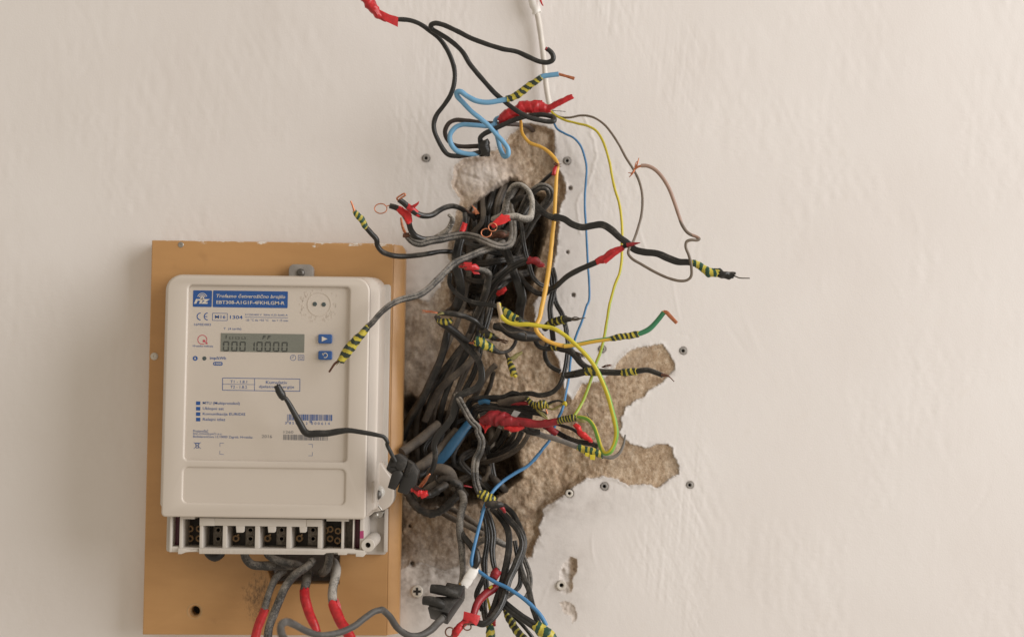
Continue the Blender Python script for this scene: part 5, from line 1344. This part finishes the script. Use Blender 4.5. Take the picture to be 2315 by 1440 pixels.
wire('second ridged cable of the fan curving back to the left', Z('G', '1250,40,40 1330,120,46 1420,250,52 1440,400,56 1400,680,60 1350,880,64 1290,1050,66 1235,1180,66'), (6.4, 7.4, 8, 8.2, 8, 7.4), 'black', 'triple', name='cable', group=LOW)
w = wire('cable curving from the fan left into bright red tape with copper rings', Z('G', '1330,40,46 1450,170,54 1540,280,58 1580,410,60 1510,630,64 1430,800,68 1400,930,72 1340,1080,76 1240,1210,80 1160,1250,82 1100,1235,82 1000,1230,82'), (6.4, 7.4, 8, 8.4, 8.4, 8, 8, 7.6, 7), 'black', 'triple', name='cable', flat=0.7)
tape(w, Z('M', '1450,1100,82.4 1330,1030,83 1200,1090,84 1080,1180,85 1000,1280,86 940,1380,86 900,1440,86'), (8, 12, 9.5, 8.5, 9, 9.5, 6), 'red', lump=0.25)
patch('tape_flap', Z('M', '1140,875,86 1500,970,85 1470,1080,86 1410,1195,87 1290,1090,88 1120,1060,87'), M['red'], w, 0.6, 1.5)
ring(w, 930 + 835 / 9.6, 1290 + 1325 / 9.6, 10, 10.5, 87, 1.7, 'copper_dark', 0.6)
ring(w, 930 + 1215 / 9.6, 1290 + 1215 / 9.6, 8.6, 7.2, 86, 1.5, 'copper_dark', -0.6)
w = wire('dark red sleeved cable bending down to the bright red taped end', Z('G', '1360,820,60 1280,880,64 1190,940,68 1115,1020,72 1080,1100,76 1060,1190,80'), (7, 8.6, 9.2, 8.8, 8.2, 7.6), 'red_dark', name='cable')
tape(w, Z('G', '1260,850,68 1230,875,68.6'), (3.5, 3), 'yellow_green', name='yellow_scrap')
patch('striped_scrap', Z('G', '1200,960,62 1225,980,62 1250,1080,62 1230,1120,62'), M['yellow_green'], w, 0.5, 0.2)
w = wire('outermost cable of the fan ending beside the blue wire tip', Z('G', '1380,10,34 1470,90,40 1540,220,46 1595,400,52 1550,620,56 1600,780,60 1650,900,64 1690,1080,70 1745,1240,74'), (6.4, 7, 7.6, 7.4, 6.8, 6.4, 7, 7.4), 'black', 'triple', name='cable', group=LOW)
wire('dark cable at the right rim of the fan', Z('G', '1560,470,44 1610,600,48 1655,740,50 1650,900,52 1600,1000,54'), (5, 6, 6, 5), 'dusty', 'twin', name='cable', group=LOW)
wire('cable bent back in a hook inside the fan', Z('G', '1500,380,36 1520,500,40 1555,700,44 1545,850,48 1470,930,56 1400,980,64'), (5.4, 5.6, 5.4), 'black', 'twin', name='cable', group=LOW)
w = wire('black flat cable ending in fat green striped tape at the bottom right of the tangle', Z('G', '1380,880,66 1370,1000,70 1440,1080,74 1560,1170,78 1680,1250,80 1780,1330,82 1860,1440,84'), (8, 9, 9.4, 9.4, 9.6, 9, 8), 'black_clean', 'twin', name='cable')
tape(w, Z('G', '1715,1265,81 1780,1310,82.4 1850,1370,83.6 1930,1470,85'), (13, 14.5, 14, 12), 'stripe_green', pitch=20)
w = wire('thin cable wrapped in ragged striped tape at the bottom edge of the tangle', Z('G', '1360,1020,60 1420,1140,64 1490,1270,68 1570,1380,70 1640,1460,70'), (5, 6.6, 7.2, 7, 6), 'black', name='cable')
tape(w, Z('G', '1400,1110,63.6 1450,1210,66.6 1520,1320,69.4 1590,1400,70.6'), (6, 8.4, 8.8, 8), 'stripe_thin', pitch=13, lump=0.3)
wire('lowest thin black wire leaving the fan at the bottom edge', Z('G', '1460,1140,60 1560,1240,64 1640,1330,66 1720,1440,66'), 4.2, 'black')

# ---- dark curves below the red sleeve
UND = 'dark cables curving under the red taped cable'
for i, (s, r, mt_) in enumerate((('1090,780,34 1040,880,36 960,1000,34 820,1120,28 600,1230,18 350,1310,4 160,1330,-8', 5.6, 'taupe'), ('960,760,26 900,900,22 780,1040,16 560,1160,6 330,1220,-4', 6.5, 'black'),
                            ('830,740,20 780,880,16 640,1060,6 480,1180,-4', 6.0, 'black'), ('700,720,16 620,880,8 480,1060,0 330,1180,-12', 5.6, 'soot'), ('560,690,12 480,860,4 360,1000,-6', 5.2, 'taupe'))):
    wire(('outermost dusty cable curving under the red taped cable', 'second dark cable curving under the red taped cable', 'third dark cable curving under the red taped cable', 'fourth sooty cable curving under the red taped cable', 'innermost short cable curving under the red taped cable')[i], Z('P', s), r, mt_, 'twin', name='cable', group=UND)
OVR = 'dark cables running above the red taped cable'
for i, (s, r, mt_) in enumerate((('-60,330,10 20,190,22 140,150,28 380,140,30 620,130,32 780,60,34 900,80,34', 4.6, 'black'), ('-20,380,6 60,230,18 200,190,24 420,190,26 640,200,28', 5.0, 'soot'), ('40,440,8 90,320,20 260,275,26 480,290,28 700,330,30 950,310,34 1150,340,38', 5.0, 'black'),
                            ('90,500,10 160,380,20 340,340,26 560,370,30 820,400,32 1200,410,36 1400,470,38', 7.5, 'soot'), ('200,470,22 420,400,26 640,420,28 900,460,32 1150,490,36', 6.5, 'black'))):
    wire(('uppermost thin cable above the red taped cable', 'second sooty cable above the red taped cable', 'third dark cable above the red taped cable', 'fourth sooty cable above the red taped cable', 'dark cable lying directly on the red taped cable')[i], Z('P', s), r, mt_, 'twin', name='cable', group=OVR)
wire('short teal cable glimpsed above the red taped cable', Z('P', '190,240,27 280,215,29 380,235,29'), 5.5, 'blue_dark', name='cable')

# ---- the mass of old cables deep in the opening
DEEP = 'old cables packed deep in the wall opening'
q = random.Random(21)
ORD = ['first', 'second', 'third', 'fourth', 'fifth', 'sixth', 'seventh', 'eighth', 'ninth', 'tenth', 'eleventh', 'twelfth']
tops = [(1078, 462), (1092, 452), (1105, 446), (1118, 436), (1130, 428), (1142, 424), (1152, 416), (1162, 420), (1174, 428), (1188, 436), (1200, 446), (1214, 456)]
for i, (tx, ty) in enumerate(tops):
    pts = [(tx + q.uniform(-3, 3), ty - 14, -14 - q.uniform(0, 6))]
    d0 = q.uniform(-26, -2)
    bx = 1090 + (tx - 1140) * 0.45
    for k, yy in enumerate((ty + 40, 540, 610)):
        f = (k + 1) / 3
        x = tx + (bx - tx) * f + q.uniform(-12, 12)
        pts.append((x, yy + q.uniform(-12, 12), d0 + q.uniform(-8, 14)))
    if i % 2 == 0:
        pts += [(x + q.uniform(-20, 10), 668 + q.uniform(-6, 8), -18), (x + q.uniform(-14, 14), 690, -44)]
    else:
        ex = 950 + (i // 2) * 17
        pts += [(x - 8 + q.uniform(-8, 8), 690 + q.uniform(-8, 8), 2), (x - 32 + q.uniform(-8, 8), 760, 8 + q.uniform(0, 6)), (ex + 34 + q.uniform(-8, 8), 840, 10 + q.uniform(0, 6)), (ex, 920 + q.uniform(-10, 10), 4), (ex - 10, 985, -18), (ex - 6 + q.uniform(-10, 20), 1060, -32)]
    wire('old cable entering at the top of the opening, ' + ORD[i] + ' from the left', pts, q.uniform(5.5, 8.0), ['dusty', 'taupe', 'soot', 'black'][i % 4], ['twin', 'triple', 'twin'][i % 3], name='cable', group=DEEP)
for i in range(11):
    a0 = (q.uniform(1000, 1170), q.uniform(860, 1010), q.uniform(-40, -20))
    m0 = (q.uniform(960, 1130), q.uniform(1000, 1080), q.uniform(-22, 8))
    e0 = (min(m0[0] + q.uniform(-40, 70), 1135), q.uniform(1075, 1105), q.uniform(-20, 4))
    z0_ = (min(e0[0] + q.uniform(0, 40), 1150), q.uniform(1112, 1135), q.uniform(-34, -16))
    wire('dark old cable lying at the bottom of the hollow beside the board', [a0, m0, e0, z0_], q.uniform(5, 8.5), q.choice(['soot', 'taupe', 'soot', 'black']), q.choice(['twin', 'round', 'triple']), name='cable', group=DEEP)
for i in range(6):
    y0 = 520 + i * 26
    c0_ = 1100 + q.uniform(-20, 40)
    pts = [(c0_ - 70 + q.uniform(-10, 10), y0 + q.uniform(-20, 30), -20), (c0_ - 30, y0 + q.uniform(20, 50), q.uniform(0, 14)), (c0_ + 20, y0 + q.uniform(0, 40), q.uniform(6, 18)), (c0_ + 70 + q.uniform(-20, 20), y0 + q.uniform(-50, 20), -10), (c0_ + 90, y0 - 40, -34)]
    wire('sooty cable crossing the middle of the hollow, ' + ORD[i] + ' from the top', pts, q.uniform(5, 9), q.choice(['soot', 'soot', 'black']), 'twin', name='cable', group=DEEP)
w = wire('old cable with a torn brown paper wrap deep under the copper rings', Z('N', '700,900,16 830,850,20 980,860,18 1060,920,10'), (5, 9, 8, 5), 'taupe', name='cable')
tape(w, Z('N', '740,880,18 850,850,21 960,850,19'), (7, 10, 8), 'copper_dark', lump=0.3, name='paper_wrap')

# ---- connectors
def root_at(name, p, label, cat):
    e = bpy.data.objects.new(name, None); col.objects.link(e); e.empty_display_size = 0.01
    e.location = at(*p); e['_o'] = tuple(at(*p)); tag(e, label, cat); return e
cn = root_at('cable_connector', (905, 1075, 85), 'black plastic cable connector hanging in front of the lower right of the meter', 'connector')
prism('socket', Z('K', '235,345 310,300 425,262 520,310 625,410 600,540 545,650 440,672 400,640 350,575 225,570 195,640 150,560'), 100, 16, M['connector'], cn, 0.6)
prism('socket_side', Z('K', '140,560 200,560 350,570 445,670 250,735 135,630'), 99, 14, M['connector'], cn, 0.8)
prism('body', Z('K', '600,440 640,410 770,500 890,680 815,1005 700,1075 610,1225 500,1180 390,1150 440,960 480,830 540,690'), 96, 18, M['connector'], cn, 0.8)
prism('ribbed_band', Z('K', '640,420 760,500 660,800 560,770'), 97.2, 6, M['soot'], cn, 0.3)
rib = [prism('rib', Z('K', '%d,%d %d,%d %d,%d %d,%d' % (652 - i * 10, 440 + i * 32, 752 - i * 10, 505 + i * 32, 748 - i * 10, 522 + i * 32, 648 - i * 10, 458 + i * 32)), 97.8, 1.5, M['connector'], cn, 0.15) for i in range(9)]
prism('sleeve', Z('K', '260,730 310,650 470,650 530,740 450,900 345,1105 165,1055'), 101, 14, M['connector'], cn, 1.2)
prism('sleeve_mouth', Z('K', '200,965 375,1010 335,1108 168,1050'), 101.4, 8, M['dark_hole'], cn, 0.2)
prism('well', Z('K', '240,400 400,320 350,540 215,545'), 100.5, 3, M['dark_hole'], cn, 0.2)
tube('rear_lead', Z('K', '640,900,88 760,1000,70 900,1100,45 1050,1180,20 1150,1240,-5'), 6, M['soot'], cn)
w = wire('black lead from the small connector bent across the meter face to a thick end', Z('K', '350,440,101 250,250,103 150,30,106') + Z('T', '2140,800,107 2105,748,108 2060,735,109 1900,705,110 1780,690,111 1700,697,111 1600,716,111 1500,720,111 1430,722,111 1395,705,111 1350,630,111 1300,540,112 1250,450,113 1215,395,114'), (4.4, 4.4, 4.6, 5.2, 5.8, 7.4, 8.4, 8.4, 6.5, 5.4), 'black_clean')
tape(w, Z('T', '1205,412,115 1185,370,116 1160,320,117 1140,285,118'), (6.5, 9.2, 9.0, 7), 'black_clean', lump=0.12, name='thick_end')
cn2 = root_at('cable_connector', (1005, 1365, 80), 'black plastic cable connector with two stubs at the bottom of the picture', 'connector')
def mk(s): return [(p[0], p[1], p[2]) for p in Z('M', s)]
hexa('body', mk('345,800,92 800,915,94 790,1172,82 405,1035,80 520,545,84 1060,560,84 1168,620,66 700,800,62'), M['connector'], cn2, 0.8)
hexa('upper_block', mk('720,330,88 1150,330,88 1060,575,90 690,540,90 770,240,74 1165,320,70 1165,620,70 760,560,72'), M['connector'], cn2, 0.8)
for s, rr_ in (('425,385,86 560,400,87 800,450,88 1000,520,88', (10.0, 11.6, 11.4, 9)), ('255,640,88 400,650,89 560,690,90 700,760,90', (9.6, 11.2, 11, 10))):
    o = tube('stub', Z('M', s), rr_, M['connector'], cn2, seg=24, step=2)
tube('cable_entry', Z('M', '720,980,92 640,1070,93'), (9, 8.4), M['connector'], cn2)
w = wire('grey lead from the lower connector curving left across the foot of the board', Z('M', '700,990,92 640,1060,94 540,1160,98') + Z('G', '620,1310,104 500,1375,112 390,1370,120 270,1290,130 190,1170,138 110,1100,146') + Z('J', '2085,610,152 2030,625,156 1950,680,162 1850,755,170 1700,815,182 1550,828,194 1420,785,208 1330,735,220 1265,712,232 1222,738,244 1218,800,252 1250,880,260'), (8.2, 8.0, 7.6, 7.4, 7.2, 7.6, 8.4, 9.6), 'grey_lead')

# ---- cables under the meter
UM = 'cables passing from the meter through the board'
wire('black round cable loop peeping out under the left of the terminal block', Z('J', '575,60,52 590,120,54 640,150,55 690,120,54 710,60,52'), (9, 10, 10.5, 10, 9), 'soot', name='cable', group=UM)
wire('dusty thick cable looping under the middle of the terminal block', Z('J', '890,60,56 905,150,56 960,212,56 1060,225,54 1200,225,50 1330,225,44 1420,250,30 1460,300,10'), (9.5, 10, 10.5, 10, 10, 10), 'dusty', name='cable', group=UM)
wire('second dusty cable looping under the terminal block', Z('J', '1080,60,60 1100,125,60 1160,165,60 1250,200,58 1330,212,54 1380,230,40 1400,280,10'), (8, 9, 9.5, 9.5, 9), 'dusty', name='cable', group=UM)
w = wire('dusty cable bending left out of the board hole into red sleeve', Z('J', '1330,240,4 1260,262,30 1190,305,40 1145,380,44 1112,470,46 1085,560,48 1065,630,49 1030,730,50 985,880,52'), (8, 8.6, 8.4, 7.6, 7.8, 8, 8), 'dusty', name='cable', group=UM)
tape(w, Z('J', '1075,605,48.6 1050,665,49.4 1015,765,50.8 975,910,52.6'), (9.5, 10.4, 10.2, 10), 'red', lump=0.07, ridge=0.015, pitch=26)
wire('dusty cable crossing down left without red sleeve below the meter', Z('J', '1470,195,66 1490,185,64 1440,235,66 1340,305,66 1262,400,66 1205,520,66 1152,650,68 1110,770,70 1095,900,72'), (8.5, 9.5, 9.2, 9, 9.4, 9.8, 9.4), 'dusty', name='cable', group=UM)
w = wire('short dusty cable dropping out of the board hole into a lumpy red sleeve', Z('J', '1430,230,4 1445,285,30 1440,350,44 1420,440,50 1425,520,54 1455,620,58 1500,720,62 1525,790,64'), (9, 9.8, 9.8, 9.8, 9.4, 9, 7), 'dusty', name='cable', group=UM)
tape(w, Z('J', '1420,440,50.6 1428,520,54.6 1458,625,58.6 1500,720,62.6 1530,800,64.6'), (10.8, 11.2, 11, 10.5, 8.5), 'red', lump=0.07, ridge=0.015, pitch=26)
w = wire('pale grey cable at the right of the board hole running into a red sleeve', Z('J', '1640,170,0 1680,200,30 1702,250,44 1690,330,50 1668,420,54 1664,500,58 1680,590,62 1720,680,66 1780,780,70 1850,900,74'), (9, 10, 10.4, 10.4, 10.4, 10, 10), 'very_dusty', name='cable', group=UM)
tape(w, Z('J', '1668,545,60.6 1690,610,63 1730,700,67 1790,795,71 1860,920,75'), (11.5, 12.4, 12.2, 12, 11.6), 'red', lump=0.07, ridge=0.015, pitch=26)
patch('tape_flap', Z('J', '1710,500,62 1735,560,63 1750,640,64 1720,620,65 1700,560,64'), M['red'], w, 0.6, 0.3)
wire('dusty cable end hooked down under the right of the terminal block', Z('J', '1645,60,66 1640,130,66 1630,210,64 1605,270,58 1580,290,50 1570,270,40'), (8.6, 9, 9.2, 9, 8), 'dusty', name='cable', group=UM)

for o in list(bpy.data.objects):
    if '_o' in o: del o['_o']
